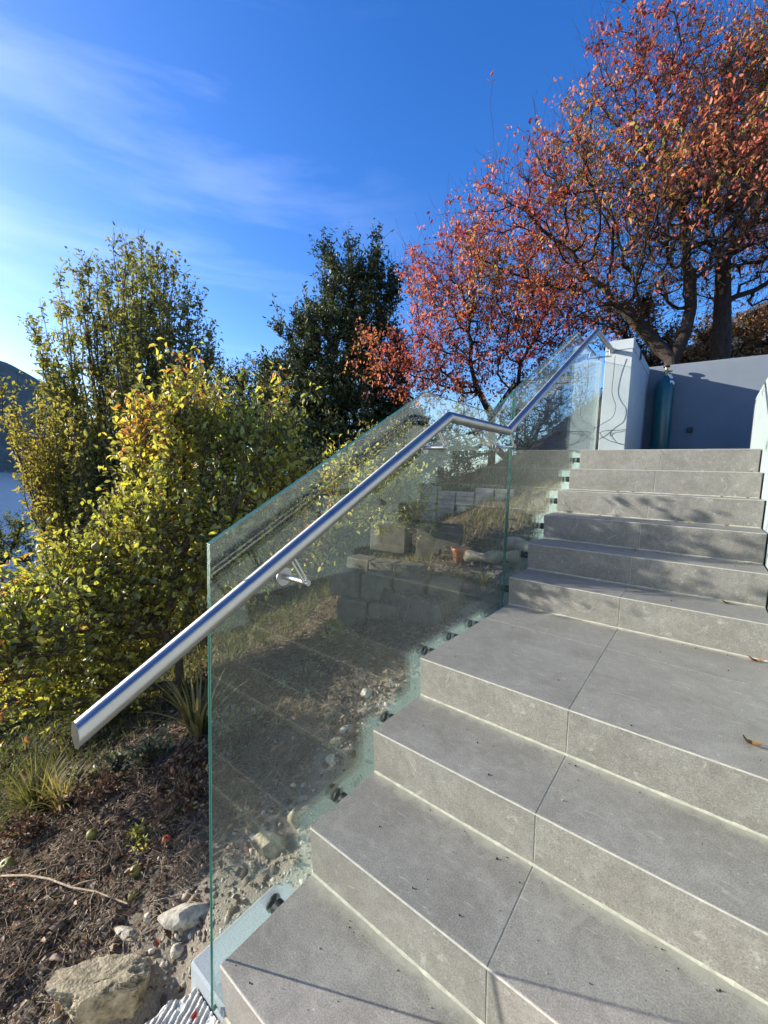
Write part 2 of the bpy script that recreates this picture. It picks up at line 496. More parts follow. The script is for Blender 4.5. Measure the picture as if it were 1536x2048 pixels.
class MB:
    """collects polygons for one mesh"""

    def __init__(self):
        self.v, self.f, self.mi, self.sm = [], [], [], []

    def add(self, vs, fs, mi=0, smooth=False):
        b = len(self.v)
        self.v += [tuple(p) for p in vs]
        for f in fs:
            self.f.append([b + i for i in f])
            self.mi.append(mi)
            self.sm.append(smooth)
        return b

    def box(self, x0, x1, y0, y1, z0, z1, mi=0):
        v = [(x0, y0, z0), (x1, y0, z0), (x1, y1, z0), (x0, y1, z0), (x0, y0, z1), (x1, y0, z1), (x1, y1, z1), (x0, y1, z1)]
        self.add(v, [(0, 3, 2, 1), (4, 5, 6, 7), (0, 1, 5, 4), (1, 2, 6, 5), (2, 3, 7, 6), (3, 0, 4, 7)], mi)

    def bevel_box(self, x0, x1, y0, y1, z0, z1, b, mi=0):
        """box with all edges chamfered"""
        X, Y, Z = (x0, x1), (y0, y1), (z0, z1)
        v, idx = [], {}
        for i in (0, 1):
            for j in (0, 1):
                for k in (0, 1):
                    sx, sy, sz = (1 - 2 * i) * b, (1 - 2 * j) * b, (1 - 2 * k) * b
                    for a, p in enumerate(((X[i], Y[j] + sy, Z[k] + sz), (X[i] + sx, Y[j], Z[k] + sz), (X[i] + sx, Y[j] + sy, Z[k]))):
                        idx[(i, j, k, a)] = len(v)
                        v.append(p)
        I = idx
        F = []
        for i in (0, 1):
            q = [I[(i, 0, 0, 0)], I[(i, 1, 0, 0)], I[(i, 1, 1, 0)], I[(i, 0, 1, 0)]]
            F.append(q if i else q[::-1])
            q = [I[(0, i, 0, 1)], I[(1, i, 0, 1)], I[(1, i, 1, 1)], I[(0, i, 1, 1)]]
            F.append(q[::-1] if i else q)
            q = [I[(0, 0, i, 2)], I[(1, 0, i, 2)], I[(1, 1, i, 2)], I[(0, 1, i, 2)]]
            F.append(q if i else q[::-1])
        for j in (0, 1):
            for k in (0, 1):
                F.append([I[(0, j, k, 1)], I[(1, j, k, 1)], I[(1, j, k, 2)], I[(0, j, k, 2)]])
                F.append([I[(j, 0, k, 0)], I[(j, 1, k, 0)], I[(j, 1, k, 2)], I[(j, 0, k, 2)]])
                F.append([I[(j, k, 0, 0)], I[(j, k, 1, 0)], I[(j, k, 1, 1)], I[(j, k, 0, 1)]])
                for i in (0, 1):
                    F.append([I[(i, j, k, 0)], I[(i, j, k, 1)], I[(i, j, k, 2)]])
        self.add(v, F, mi)

    def ring(self, c, d, r, n, up=Vector((0.13, 0.07, 1))):
        d = Vector(d).normalized()
        a = d.cross(up)
        if a.length < 1e-3:
            a = d.cross(Vector((1, 0, 0)))
        a.normalize()
        b = d.cross(a)
        c = Vector(c)
        return [c + (a * math.cos(t) + b * math.sin(t)) * r for t in [2 * math.pi * i / n for i in range(n)]]

    def tube(self, pts, radii, n=10, mi=0, caps=True, smooth=True):
        pts = [Vector(p) for p in pts]
        if not hasattr(radii, '__len__'):
            radii = [radii] * len(pts)
        rings = []
        for i, p in enumerate(pts):
            d = (pts[min(i + 1, len(pts) - 1)] - pts[max(i - 1, 0)])
            rings.append(self.ring(p, d, radii[i], n))
        b = self.add([q for r in rings for q in r], [], mi)
        for i in range(len(pts) - 1):
            for k in range(n):
                a0, a1 = b + i * n + k, b + i * n + (k + 1) % n
                self.f.append([a0, a1, a1 + n, a0 + n])
                self.mi.append(mi)
                self.sm.append(smooth)
        if caps:
            for r, rev in ((rings[0], False), (rings[-1], True)):
                self.add(r if not rev else r[::-1], [list(range(n))], mi)

    def lathe(self, prof, n=24, c=(0, 0, 0), mi=0, smooth=True):
        v = [(c[0] + r * math.cos(2 * math.pi * k / n), c[1] + r * math.sin(2 * math.pi * k / n), c[2] + z) for r, z in prof for k in range(n)]
        f = [[i * n + k, i * n + (k + 1) % n, (i + 1) * n + (k + 1) % n, (i + 1) * n + k] for i in range(len(prof) - 1) for k in range(n)]
        self.add(v, f, mi, smooth)

    def prism(self, poly, axis, a, b, mi_side=0, mi_cap=0):
        """polygon of 2D points extruded along axis ('x': poly is y,z)"""
        def P(p, t):
            return (t, p[0], p[1]) if axis == 'x' else ((p[0], t, p[1]) if axis == 'y' else (p[0], p[1], t))
        n = len(poly)
        v = [P(p, a) for p in poly] + [P(p, b) for p in poly]
        self.add(v, [list(range(n))[::-1]], mi_cap)
        base = len(self.v) - 2 * n
        self.f.append([base + n + i for i in range(n)])
        self.mi.append(mi_cap)
        self.sm.append(False)
        for i in range(n):
            j = (i + 1) % n
            self.f.append([base + i, base + j, base + n + j, base + n + i])
            self.mi.append(mi_side)
            self.sm.append(False)

    def mesh(self, name, mats):
        me = bpy.data.meshes.new(name)
        me.from_pydata(self.v, [], self.f)
        for m in (mats if isinstance(mats, (list, tuple)) else [mats]):
            me.materials.append(m)
        me.polygons.foreach_set('material_index', self.mi)
        me.polygons.foreach_set('use_smooth', self.sm)
        me.update()
        return me

    def build(self, name, mats, parent=None, loc=None, recalc=True):
        me = self.mesh(name, mats)
        if recalc:
            import bmesh
            bm = bmesh.new()
            bm.from_mesh(me)
            bmesh.ops.recalc_face_normals(bm, faces=bm.faces)
            bm.to_mesh(me)
            bm.free()
        return link(name, me, parent, loc)


def np_mesh(name, V, faces, mat, tint=None, smooth=False):
    """mesh from numpy arrays: V (n,3); faces a list of (m,k) index arrays"""
    me = bpy.data.meshes.new(name)
    me.vertices.add(len(V))
    me.vertices.foreach_set('co', np.ascontiguousarray(V, dtype=np.float32).ravel())
    loops = np.concatenate([f.ravel() for f in faces]).astype(np.int32)
    tot = np.concatenate([np.full(len(f), f.shape[1]) for f in faces]).astype(np.int32)
    start = np.concatenate(([0], np.cumsum(tot)[:-1])).astype(np.int32)
    me.loops.add(len(loops))
    me.loops.foreach_set('vertex_index', loops)
    me.polygons.add(len(tot))
    me.polygons.foreach_set('loop_start', start)
    me.polygons.foreach_set('loop_total', tot)
    if smooth:
        me.polygons.foreach_set('use_smooth', np.ones(len(tot), bool))
    if tint is not None:
        a = me.attributes.new('tint', 'FLOAT', 'POINT')
        a.data.foreach_set('value', np.ascontiguousarray(tint, dtype=np.float32))
    me.materials.append(mat)
    me.update()
    me.validate()
    return me


def unit(a):
    return a / np.maximum(np.linalg.norm(a, axis=-1, keepdims=True), 1e-9)


# value noise, vectorised
_perm = rng.random((64, 64, 64)).astype(np.float32)


def vnoise(x, y, z=0.0):
    x, y, z = np.broadcast_arrays(np.asarray(x, float), np.asarray(y, float), np.asarray(z, float))
    xi, yi, zi = np.floor(x).astype(int), np.floor(y).astype(int), np.floor(z).astype(int)
    fx, fy, fz = x - xi, y - yi, z - zi
    fx, fy, fz = [t * t * (3 - 2 * t) for t in (fx, fy, fz)]
    r = 0
    for i in (0, 1):
        for j in (0, 1):
            for k in (0, 1):
                w = (fx if i else 1 - fx) * (fy if j else 1 - fy) * (fz if k else 1 - fz)
                r = r + w * _perm[(xi + i) % 64, (yi + j) % 64, (zi + k) % 64]
    return r


def fbm(x, y, z=0.0, o=4):
    s, a, t = 0, 0.5, 0
    for i in range(o):
        s = s + a * vnoise(x * 2 ** i + 7.3 * i, y * 2 ** i + 3.1 * i, np.asarray(z) * 2 ** i)
        t += a
        a *= 0.5
    return s / t


def sstep(a, b, x):
    t = np.clip((np.asarray(x, float) - a) / (b - a), 0, 1)
    return t * t * (3 - 2 * t)


# ------------------------------------------------------------------ sizes of the staircase
RISE, GO, LAND, RISE2, GO2 = 0.165, 0.297, 0.9436, 0.1648, 0.2925
WID, JOINT, RAKE = 1.1357, 0.572, 0.0169
YF = 3 * GO + LAND                                   # front of the upper flight
STEPS = []                                           # (nosing y, tread z, rise, next nosing y)
ys = [-2 * GO, -GO, 0, GO, 2 * GO, 3 * GO] + [YF + i * GO2 for i in range(6)] + [5.35]
zs = [-2 * RISE, -RISE, 0, RISE, 2 * RISE, 3 * RISE] + [3 * RISE + (i + 1) * RISE2 for i in range(6)]
for i in range(12):
    STEPS.append((ys[i], zs[i], RISE if i < 6 else RISE2, ys[i + 1]))
ZTOP = zs[-1]


# ------------------------------------------------------------------ ground, lake, hills
def gz(x, y):
    x, y = np.asarray(x, float), np.asarray(y, float)
    a = -0.20 + 0.27 * np.clip(y, -6, 2.6) + 0.42 * np.clip(y - 2.6, 0, 3.2) + 0.10 * np.clip(y - 5.8, 0, 40)
    w = -x
    b = 0.16 * np.clip(w, 0, 1.2) + 0.36 * np.clip(w - 1.2, 0, 6) + 0.22 * np.clip(w - 7.2, 0, 10) + 0.30 * np.clip(w - 17, 0, 300)
    z = a - b
    # the bank behind the back wall
    bank = sstep(5.42, 5.75, y) * sstep(-1.6, 0.0, x)
    z = z * (1 - bank) + bank * (2.42 + 0.12 * (y - 5.5))
    # under the stairs and beside them the fill stays low
    under = sstep(-0.03, 0.06, x) * (1 - sstep(5.36, 5.44, y))
    z = z - under * 0.5
    # filled terrace behind the block edging
    ter = sstep(1.80, 1.90, y) * sstep(-1.40, -1.18, x) * (1 - sstep(2.7, 3.4, y)) * (1 - sstep(-0.5, -0.12, x))
    z = np.maximum(z, ter * (0.36 + 0.10 * (y - 1.8)) + (1 - ter) * -99)
    z = z - 0.16 * sstep(-0.34, -0.16, x) * sstep(0.5, 0.75, y) * (1 - sstep(2.5, 3.0, y))
    z = z - 0.09 * sstep(-0.36, -0.24, x) * (1 - sstep(-0.02, 0.05, y))
    return np.maximum(z, -52)


def bumps(x, y):
    w = sstep(-0.02, 0.12, -x)
    m = 0.10 * (fbm(x * 1.6, y * 1.6, 0.3) - 0.5) + 0.055 * (fbm(x * 6, y * 6, 4.2) - 0.5) + 0.050 * (fbm(x * 19, y * 19, 9.1, 3) - 0.5)
    return m * (0.15 + 0.85 * w)


def ground_z(x, y):
    return gz(x, y) + bumps(x, y)


def axis(lo, hi, step, far_lo, far_hi, g=1.16):
    c = list(np.arange(lo, hi + step / 2, step))
    s, p = step, c[-1]
    while p < far_hi:
        s *= g
        p += s
        c.append(p)
    s, p = step, c[0]
    a = []
    while p > far_lo:
        s *= g
        p -= s
        a.append(p)
    return np.array(a[::-1] + c)


gx = axis(-3.2, 0.10, 0.018, -7000, 7000)
gy = axis(-1.0, 4.2, 0.020, -7000, 9000)
GX, GY = np.meshgrid(gx, gy, indexing='ij')
fade = np.exp(-np.maximum(0, np.hypot(GX + 1.5, GY - 1.5) - 6) / 6)
GZ = gz(GX, GY) + bumps(GX, GY) * fade
nx, ny = GX.shape
ii = (np.arange(nx - 1)[:, None] * ny + np.arange(ny - 1)[None]).ravel()
o = link('ground', np_mesh('ground', np.stack([GX, GY, GZ], -1).reshape(-1, 3),
                           [np.stack([ii, ii + ny, ii + ny + 1, ii + 1], 1)], M['soil'], smooth=True))
tag(o, kind='structure')

T = NT('lake_water')
p = world_pos(T)
mpn = T.n('Mapping')
mpn.inputs['Scale'].default_value = (0.02, 0.06, 0.05)
T.l(p, mpn.inputs['Vector'])
wv = T.noise(mpn.outputs[0], 1.0, 8, 0.7)
T.principled((0.030, 0.085, 0.15), 0.22, 0, 0.5, T.bump(wv, 0.6, 3.0))
M['water'] = T.m
mb = MB()
mb.add([(-7000, -7000, -46), (-60, -7000, -46), (-60, 9000, -46), (-7000, 9000, -46)], [(0, 1, 2, 3)])
tag(mb.build('lake', M['water']), kind='structure')

# the hill across the lake: a real ridge about three kilometres off
T = NT('far_hillside')
p = world_pos(T)
a = T.noise(p, 0.004, 8, 0.65, 0.6)
b = T.noise(p, 0.03, 6, 0.7)
sx = T.n('SeparateXYZ')
T.l(p, sx.inputs[0])
c = T.ramp(a, [(0.35, (0.022, 0.026, 0.016)), (0.5, (0.052, 0.048, 0.028)), (0.62, (0.125, 0.105, 0.060))])
c = T.mix(0.6, c, T.ramp(b, [(0.3, (0.25,) * 3), (0.7, (0.75,) * 3)]), 'OVERLAY')
low = T.ramp(T.math('MULTIPLY', T.math('ADD', sx.outputs[2], 46), 1 / 90.0), [(0.35, (1, 1, 1)), (0.8, (0, 0, 0))])
c = T.mix(low, c, T.ramp(b, [(0.35, (0.016, 0.024, 0.013)), (0.65, (0.055, 0.062, 0.030))]))
T.principled(c, 0.95, 0, 0.05)
M['hill'] = T.m
# local axes: u along the shore (towards the right of the picture), w away from the viewer
HC = np.array([-2230.0, 420.0])
hw = unit(np.array([-1.34, 0.24]))
hu = np.array([-hw[1], hw[0]]) * -1.0
hu = np.array([0.176, 0.984])


def hill_z(u, w):
    crest = 625 * np.exp(-((u + 90) / 620) ** 2) + 420 * np.exp(-((u + 1300) / 700) ** 2)
    prof = sstep(-40, 1100, w) * (1 - 0.5 * sstep(1200, 2600, w))
    z = crest * prof
    z = z + (fbm(u / 260.0, w / 260.0, 2.2, 5) - 0.5) * 95 * sstep(40, 500, w) * sstep(0, 120, crest)
    return z - 50 + 8 * sstep(-60, 60, w)


u = np.linspace(-2600, 1500, 150)
w = np.linspace(-120, 2700, 110)
U, Wg = np.meshgrid(u, w, indexing='ij')
P = np.stack([HC[0] + U * hu[0] + Wg * hw[0], HC[1] + U * hu[1] + Wg * hw[1], hill_z(U, Wg)], -1).reshape(-1, 3)
ii = (np.arange(149)[:, None] * 110 + np.arange(109)[None]).ravel()
o = link('hill', np_mesh('hill', P, [np.stack([ii, ii + 1, ii + 111, ii + 110], 1)], M['hill'], smooth=True))
tag(o, kind='structure')


# ------------------------------------------------------------------ staircase
stair = thing('staircase', 'grey stone tiled staircase with ten wide steps and a landing beside the glass balustrade', 'staircase', (0, 0, 0))

mb = MB()
poly = []
for y, z, r, yn in STEPS:
    poly.append((y + RAKE + 0.012, z - r - 0.012))
    poly.append((y + 0.0115, z - 0.0125))
poly.append((5.35, ZTOP - 0.0125))
poly.append((5.35, 0.3))
poly.append((2.2, -0.75))
poly.append((ys[0] + RAKE + 0.012, -0.75))
# grout-coloured core, its left side rendered
mb.prism(poly, 'x', 0.004, WID + 0.002, 0, 1)
core = mb.build('stair_core', [M['grout'], M['render_side']], stair)


def tile_mesh(name, o3, ux, uy, nrm, lx, ly, th=0.011, bev=0.0011, joint=None):
    """a slab with a chamfered face; joint: how the dust gathers along the far edge"""
    o3, ux, uy, nrm = map(Vector, (o3, ux, uy, nrm))
    P = lambda a, b, h: tuple(o3 + ux * a + uy * b + nrm * h)
    nu, nv = 6, 6
    mbt = MB()
    sv = [bev + (ly - 2 * bev) * t for t in (0, 0.35, 0.6, 0.78, 0.9, 1.0)]
    su = [bev + (lx - 2 * bev) * t / 5 for t in range(6)]
    top = [P(a, b, 0) for b in sv for a in su]
    fs = [[j * 6 + i, j * 6 + i + 1, (j + 1) * 6 + i + 1, (j + 1) * 6 + i] for j in range(5) for i in range(5)]
    rim = [P(0, 0, -bev), P(lx, 0, -bev), P(lx, ly, -bev), P(0, ly, -bev)]
    bot = [P(0, 0, -th), P(lx, 0, -th), P(lx, ly, -th), P(0, ly, -th)]
    v = top + rim + bot
    r, b = 36, 40
    fs += [[r, r + 1, 5, 4, 3, 2, 1, 0], [r + 1, r + 2, 35, 29, 23, 17, 11, 5], [r + 2, r + 3, 30, 31, 32, 33, 34, 35], [r + 3, r, 0, 6, 12, 18, 24, 30]]
    fs += [[r + i, b + i, b + (i + 1) % 4, r + (i + 1) % 4] for i in range(4)]
    mbt.add(v, fs)
    me = mbt.mesh(name, M['tile'])
    at = me.attributes.new('joint', 'FLOAT', 'POINT')
    vals = [0.0] * len(v)
    if joint:
        for j in range(6):
            d = (ly - sv[j])
            for i in range(6):
                vals[j * 6 + i] = max(0.0, 1.0 - d / 0.12) ** 1.2 * joint
        vals[38] = vals[39] = joint
    at.data.foreach_set('value', vals)
    return me


g = 0.0015
EDGE = 0.0034                                         # half width of the pale mitred nosing
for k, (y, z, r, yn) in enumerate(STEPS):
    cols = [(0.0, JOINT - g), (JOINT + g, WID)]
    rows = [(y + EDGE, yn + RAKE - 0.003)]
    if k == 5:                                        # landing: a second row of tiles
        rows = [(y + EDGE, 1.527 - g), (1.527 + g, yn + RAKE - 0.003)]
    if k == 11:
        rows = [(y + EDGE, y + 0.6), (y + 0.603, y + 1.2), (y + 1.203, 5.348)]
    for x0, x1 in cols:
        for j, (a, b) in enumerate(rows):
            me = tile_mesh('tread_tile', (0, 0, 0), (1, 0, 0), (0, 1, 0), (0, 0, 1), x1 - x0, b - a, joint=1.0 if j == len(rows) - 1 else None)
            link('tread_tile', me, stair, (x0, a, z))
        up = Vector((0, -RAKE, r)).normalized()
        nrm = Vector((0, -r, -RAKE)).normalized()
        ln = math.hypot(r, RAKE) - EDGE - 0.003
        me = tile_mesh('riser_tile', (0, 0, 0), (1, 0, 0), up, nrm, x1 - x0, ln)
        link('riser_tile', me, stair, Vector((x0, y + RAKE, z - r)) + up * 0.003)
    mb = MB()                                         # grout in the joint between the two columns of tiles
    mb.box(JOINT - g, JOINT + g, y + EDGE, yn + RAKE - 0.004, z - 0.0123, z - 0.0016)
    mb.prism([(y + RAKE - 0.0003 + 0.001, z - r + 0.003), (y + 0.0017 + RAKE * EDGE / r, z - EDGE), (y + 0.0115, z - EDGE - 0.006), (y + RAKE + 0.0115, z - r + 0.003)], 'x', JOINT - g, JOINT + g)
    mb.build('grout_joint', M['grout'], stair)
    # pale mitred nosing between the two tiles, and the grout bead at the foot of the riser
    mb = MB()
    e = EDGE
    ry = RAKE * e / r
    mb.prism([(y + e - 0.0003, z - 0.0006), (y + 0.0012, z - 0.0012), (y + ry - 0.0002, z - e), (y + 0.011, z - 0.011)], 'x', 0.0006, WID - 0.0006)
    mb.build('nosing_trim', M['trim'], stair)
    mb = MB()
    yb, zb = y + RAKE, z - r
    n = 60
    sec = []
    for i in range(n + 1):
        t = i / n
        s = 0.0055 + 0.004 * random.random() * random.random()
        sec += [(t * (WID - 0.002) + 0.001, yb - s, zb + 0.0005), (t * (WID - 0.002) + 0.001, yb - s * 0.35, zb + s * 0.45),
                (t * (WID - 0.002) + 0.001, yb - 0.0006 - RAKE * s * 0.9 / r, zb + s * 0.9), (t * (WID - 0.002) + 0.001, yb + 0.004, zb - 0.002)]
    fs = [[4 * i + a, 4 * i + a + 4, 4 * i + a + 5, 4 * i + a + 1] for i in range(n) for a in range(3)]
    mb.add(sec, fs)
    mb.build('grout_bead', M['grout'], stair)

# blue rendered plinth along the left foot of the stair
mb = MB()
mb.bevel_box(-0.172, 0.003, 0.012, 1.10, -0.75, -0.142, 0.006)
mb.build('plinth', M['plinth'], stair)

# side wall on the right
wall = thing('side_wall', 'pale blue white rendered wall closing the stair on its right side', 'wall', (WID + 0.005, 0, 0))
mb = MB()
mb.bevel_box(0.004, 0.22, -3.0, 4.60, -1.2, 2.005, 0.005)
mb.build('wall_body', M['render_white'], wall)

# upper landing pillar / left wall
pil = thing('pillar_wall', 'blue grey rendered pillar wall where the handrail ends', 'wall', (0, 4.03, ZTOP))
mb = MB()
mb.bevel_box(-0.006, 0.222, 0.0, 1.318, -0.9, 0.972, 0.004)
mb.build('wall_body', M['render'], pil)
mb = MB()
mb.bevel_box(-0.009, 0.225, -0.003, 1.317, 0.9745, 1.066, 0.003)
mb.build('coping', M['render'], pil)

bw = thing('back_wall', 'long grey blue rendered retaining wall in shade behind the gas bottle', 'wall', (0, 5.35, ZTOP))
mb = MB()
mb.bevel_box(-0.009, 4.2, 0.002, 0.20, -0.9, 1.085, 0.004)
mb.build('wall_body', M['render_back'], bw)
mb = MB()
mb.bevel_box(0.64, 0.69, -0.045, 0.0, 0.315, 0.365, 0.004)
mb.tube([(0.665, -0.0455, 0.34), (0.665, -0.052, 0.34)], 0.016, 12)
mb.build('outlet_box', M['black'], bw)

mb = MB()
mb.box(WID + 0.0065, 4.2, 4.62, 5.351, ZTOP - 0.3, ZTOP - 0.003)
tag(mb.build('upper_terrace', M['block']), kind='structure')
mb = MB()
mb.box(-0.4, WID + 0.004, -6.0, ys[0] + 0.03, -0.9, -3 * RISE - 0.003)
tag(mb.build('lower_paving', M['block']), kind='structure')


# ------------------------------------------------------------------ glass balustrade
def glass_panel(poly, label, offs):
    c = (-0.036, poly[0][0], poly[0][1] - 0.6)
    t = thing('glass_panel', label, 'glass balustrade', c, 'glass balustrade panels')
    L = lambda q: (q[0] - c[1], q[1] - c[2])
    mb = MB()
    pl = [L(q) for q in poly]
    n = len(pl)
    h = 0.0062
    for x in (h, -h):
        mb.add([(x, a, b) for a, b in pl], [list(range(n)) if x > 0 else list(range(n))[::-1]], 0)
    pane = mb.build('glass_pane', M['glass'], t, recalc=False)
    mb = MB()                                         # the polished edge: two plies with a dark interlayer
    xs = [-h, -0.0042, -0.0008, 0.0008, 0.0042, h]
    mats = [1, 0, 0, 0, 1]
    for i in range(n):
        a, b = pl[i], pl[(i + 1) % n]
        for k in range(5):
            mb.add([(xs[k], *a), (xs[k + 1], *a), (xs[k + 1], *b), (xs[k], *b)], [(0, 1, 2, 3)], mats[k])
    mb.build('polished_edge', [M['edge'], M['edge_line']], t, recalc=False)
    for (y, z) in offs:
        a, b = y - c[1], z - c[2]
        mb = MB()
        mb.tube([(h + 0.0005, a, b), (0.0355, a, b)], 0.021, 20)
        so_ = mb.build('standoff', M['black'], t)
        mb = MB()
        mb.tube([(-h - 0.0005, a, b), (-h - 0.006, a, b)], 0.024, 20)
        mb.build('standoff_cap', M['black'], so_)
    return t


P1 = [(0.0, -0.16), (0.0, 1.067), (0.905, 1.563), (1.535, 1.563), (1.829, 1.724), (1.829, 0.38), (1.0, 0.23), (0.35, -0.16)]
P2 = [(1.843, 0.38), (1.843, 1.732), (3.05, 2.375), (4.022, 2.375), (4.022, 1.42), (3.25, 1.02), (2.12, 0.38)]
offs1 = [(0.20, -0.035), (0.47, 0.132), (0.735, 0.293), (1.02, 0.465), (1.24, 0.465), (1.47, 0.465)]
offs2 = []
for i in range(6):
    offs2 += [(YF + i * GO2 + 0.045, 3 * RISE + (i + 1) * RISE2 - 0.085)]
glass_panel(P1, 'larger clear glass panel with a stepped top beside the lower flight and landing', offs1)
glass_panel(P2, 'farther clear glass panel beside the upper flight next to the pillar', offs2)

# ------------------------------------------------------------------ handrail
hr = thing('handrail', 'brushed stainless steel tube handrail with a kink at the landing', 'handrail', (0.05, 0, 0.9))
RX = 0.05
path = [(-0.292, 0.781), (0.948, 1.466), (1.560, 1.470), (3.35, 2.455), (4.0285, 2.459)]
R = 0.0208
N = 40


def rail_ring(pt, nrm, d):
    """ellipse where the tube along d is cut by the plane through pt with normal nrm (both in the y-z plane)"""
    out = []
    dx = Vector((0, d[0], d[1])).normalized()
    a = Vector((1, 0, 0))
    b = dx.cross(a)
    nn = Vector((0, nrm[0], nrm[1]))
    for k in range(N):
        t = 2 * math.pi * k / N
        q = a * math.cos(t) * R + b * math.sin(t) * R
        s = -q.dot(nn) / dx.dot(nn)
        out.append(Vector((RX, pt[0], pt[1])) + q + dx * s)
    return out


loc = Vector((RX, 0, 0.9))
for i in range(len(path) - 1):
    p, q = path[i], path[i + 1]
    d = Vector((q[0] - p[0], q[1] - p[1])).normalized()
    n0 = d if i else Vector((1, 0))
    if i:
        pd = Vector((p[0] - path[i - 1][0], p[1] - path[i - 1][1])).normalized()
        n0 = (d + pd).normalized()
    n1 = Vector((1, 0))
    if i < len(path) - 2:
        nd = Vector((path[i + 2][0] - q[0], path[i + 2][1] - q[1])).normalized()
        n1 = (d + nd).normalized()
    r0, r1 = rail_ring(p, n0, d), rail_ring(q, n1, d)
    mb = MB()
    v = [tuple(a - loc) for a in r0 + r1]
    mb.add(v, [[k, (k + 1) % N, N + (k + 1) % N, N + k] for k in range(N)], 0, True)
    if i == 0:
        cap = MB()
        cap.add([tuple(a - loc) for a in r0], [list(range(N))[::-1]])
        cap.build('end_cap', M['steel_end'], hr)
    mb.build('rail_tube', M['steel_rise'] if i % 2 == 0 else M['steel_level'], hr)
mb = MB()
mb.tube([(0, 4.0300 - 0.005, 1.559), (0, 4.0300 - 0.0005, 1.559)], 0.028, 28)
mb.build('wall_flange', M['steel'], hr)


def rail_z(y):
    for (a, b) in zip(path[:-1], path[1:]):
        if a[0] <= y <= b[0]:
            return a[1] + (b[1] - a[1]) * (y - a[0]) / (b[0] - a[0])


def rail_dir(y):
    for (a, b) in zip(path[:-1], path[1:]):
        if a[0] <= y <= b[0]:
            return Vector((0, b[0] - a[0], b[1] - a[1])).normalized()


for y, z in [(0.213, 0.952), (0.905, 1.345), (1.62, 1.395), (2.52, 1.890), (3.27, 2.345), (3.88, 2.375)]:
    dz = z - 0.9
    gx0 = -0.0295 - RX
    mb = MB()
    mb.tube([(gx0, y, dz), (gx0 + 0.005, y, dz)], 0.025, 32)
    mb.tube([(gx0 - 0.0135, y, dz), (gx0 - 0.018, y, dz)], 0.025, 32)
    br = mb.build('bracket', M['steel'], hr)
    mb = MB()
    mb.tube([(gx0 + 0.0052, y, dz), (0.022, y, dz)], 0.0078, 20)
    mb.build('bracket_arm', M['steel'], br)
    d = rail_dir(y)
    perp = Vector((0, -d.z, d.y))
    dist = (rail_z(y) - z) * d.y
    for s in (-1, 1):
        mb = MB()
        p0 = Vector((0.013, y, dz)) + d * (0.0055 * s)
        p1 = Vector((0.0, y, dz)) + d * (0.0055 * s) + perp * (dist - R * 0.9)
        mb.tube([p0, p1], 0.0034, 10)
        mb.build('bracket_pin', M['steel'], br)


# ------------------------------------------------------------------ gas bottle, hose, cable on the upper landing
gb = thing('gas_bottle', 'tall teal gas bottle standing against the shaded wall', 'gas bottle', (0.40, 5.22, ZTOP))
mb = MB()
mb.lathe([(0.0, 0), (0.086, 0.002), (0.092, 0.02), (0.092, 0.78), (0.088, 0.83), (0.075, 0.875), (0.055, 0.905), (0.034, 0.915), (0.034, 0.935), (0.0, 0.937)], 36)
mb.build('bottle_body', M['bottle'], gb)
mb = MB()
mb.tube([(0, 0, 0.936), (0, 0, 1.03)], 0.017, 14)
mb.tube([(0.0, 0, 0.985), (0.055, -0.02, 0.985)], 0.012, 12)
mb.build('valve', M['brass'], gb)
mb = MB()
mb.lathe([(0.0, 1.03), (0.032, 1.031), (0.034, 1.043), (0.028, 1.052), (0.0, 1.053)], 18)
mb.build('hand_wheel', M['black'], gb)
mb = MB()
ang = [(-0.95 + 0.11 * i) for i in range(10)]
for i in range(9):
    q = []
    for (a_, h_, r_) in ((ang[i], 0.838 + 0.012 * math.sin(i), 0.0895), (ang[i + 1], 0.838 + 0.012 * math.sin(i + 1), 0.0895),
                         (ang[i + 1], 0.874, 0.0775), (ang[i], 0.874, 0.0775)):
        q.append((r_ * math.cos(a_), r_ * math.sin(a_), h_))
    mb.add(q, [(0, 1, 2, 3)])
mb.build('shoulder_label', M['white'], gb)
mb = MB()
mb.add([(0.02, -0.03, 0.955), (0.055, -0.036, 0.94), (0.075, -0.03, 0.90), (0.045, -0.04, 0.90), (0.035, -0.035, 0.92), (0.022, -0.034, 0.935)], [(0, 1, 2, 3, 4, 5)])
mb.add([(0.02, -0.034, 0.955), (0.055, -0.04, 0.94), (0.075, -0.034, 0.90), (0.045, -0.044, 0.90), (0.035, -0.039, 0.92), (0.022, -0.038, 0.935)], [(5, 4, 3, 2, 1, 0)])
mb.build('paper_tag', M['white'], gb)

mb = MB()
pts = []
for i in range(150):
    t = i / 150 * 2 * math.pi * 4
    rr = 0.072 + 0.008 * math.sin(i * 0.21)
    pts.append((rr * math.cos(t), rr * math.sin(t) * 1.25, 0.010 + 0.012 * (i // 38) + 0.004 * math.sin(t * 1.7)))
pts += [(0.09, -0.03, 0.02), (0.115, -0.05, -0.02), (0.118, -0.06, -0.1)]
mb.tube(pts, 0.0085, 8)
hz = mb.build('garden_hose', M['hose'], None, (0.118, 4.52, ZTOP + 1.068))
tag(hz, 'dark blue hose coiled on top of the pillar wall', 'hose')


def smooth_path(pts, n=8):
    pts = [Vector(p) for p in pts]
    out = []
    for i in range(len(pts) - 1):
        p0, p1, p2, p3 = pts[max(i - 1, 0)], pts[i], pts[i + 1], pts[min(i + 2, len(pts) - 1)]
        for k in range(n):
            t = k / n
            out.append(0.5 * ((2 * p1) + (p2 - p0) * t + (2 * p0 - 5 * p1 + 4 * p2 - p3) * t * t + (3 * p1 - p0 - 3 * p2 + p3) * t ** 3))
    out.append(pts[-1])
    return out


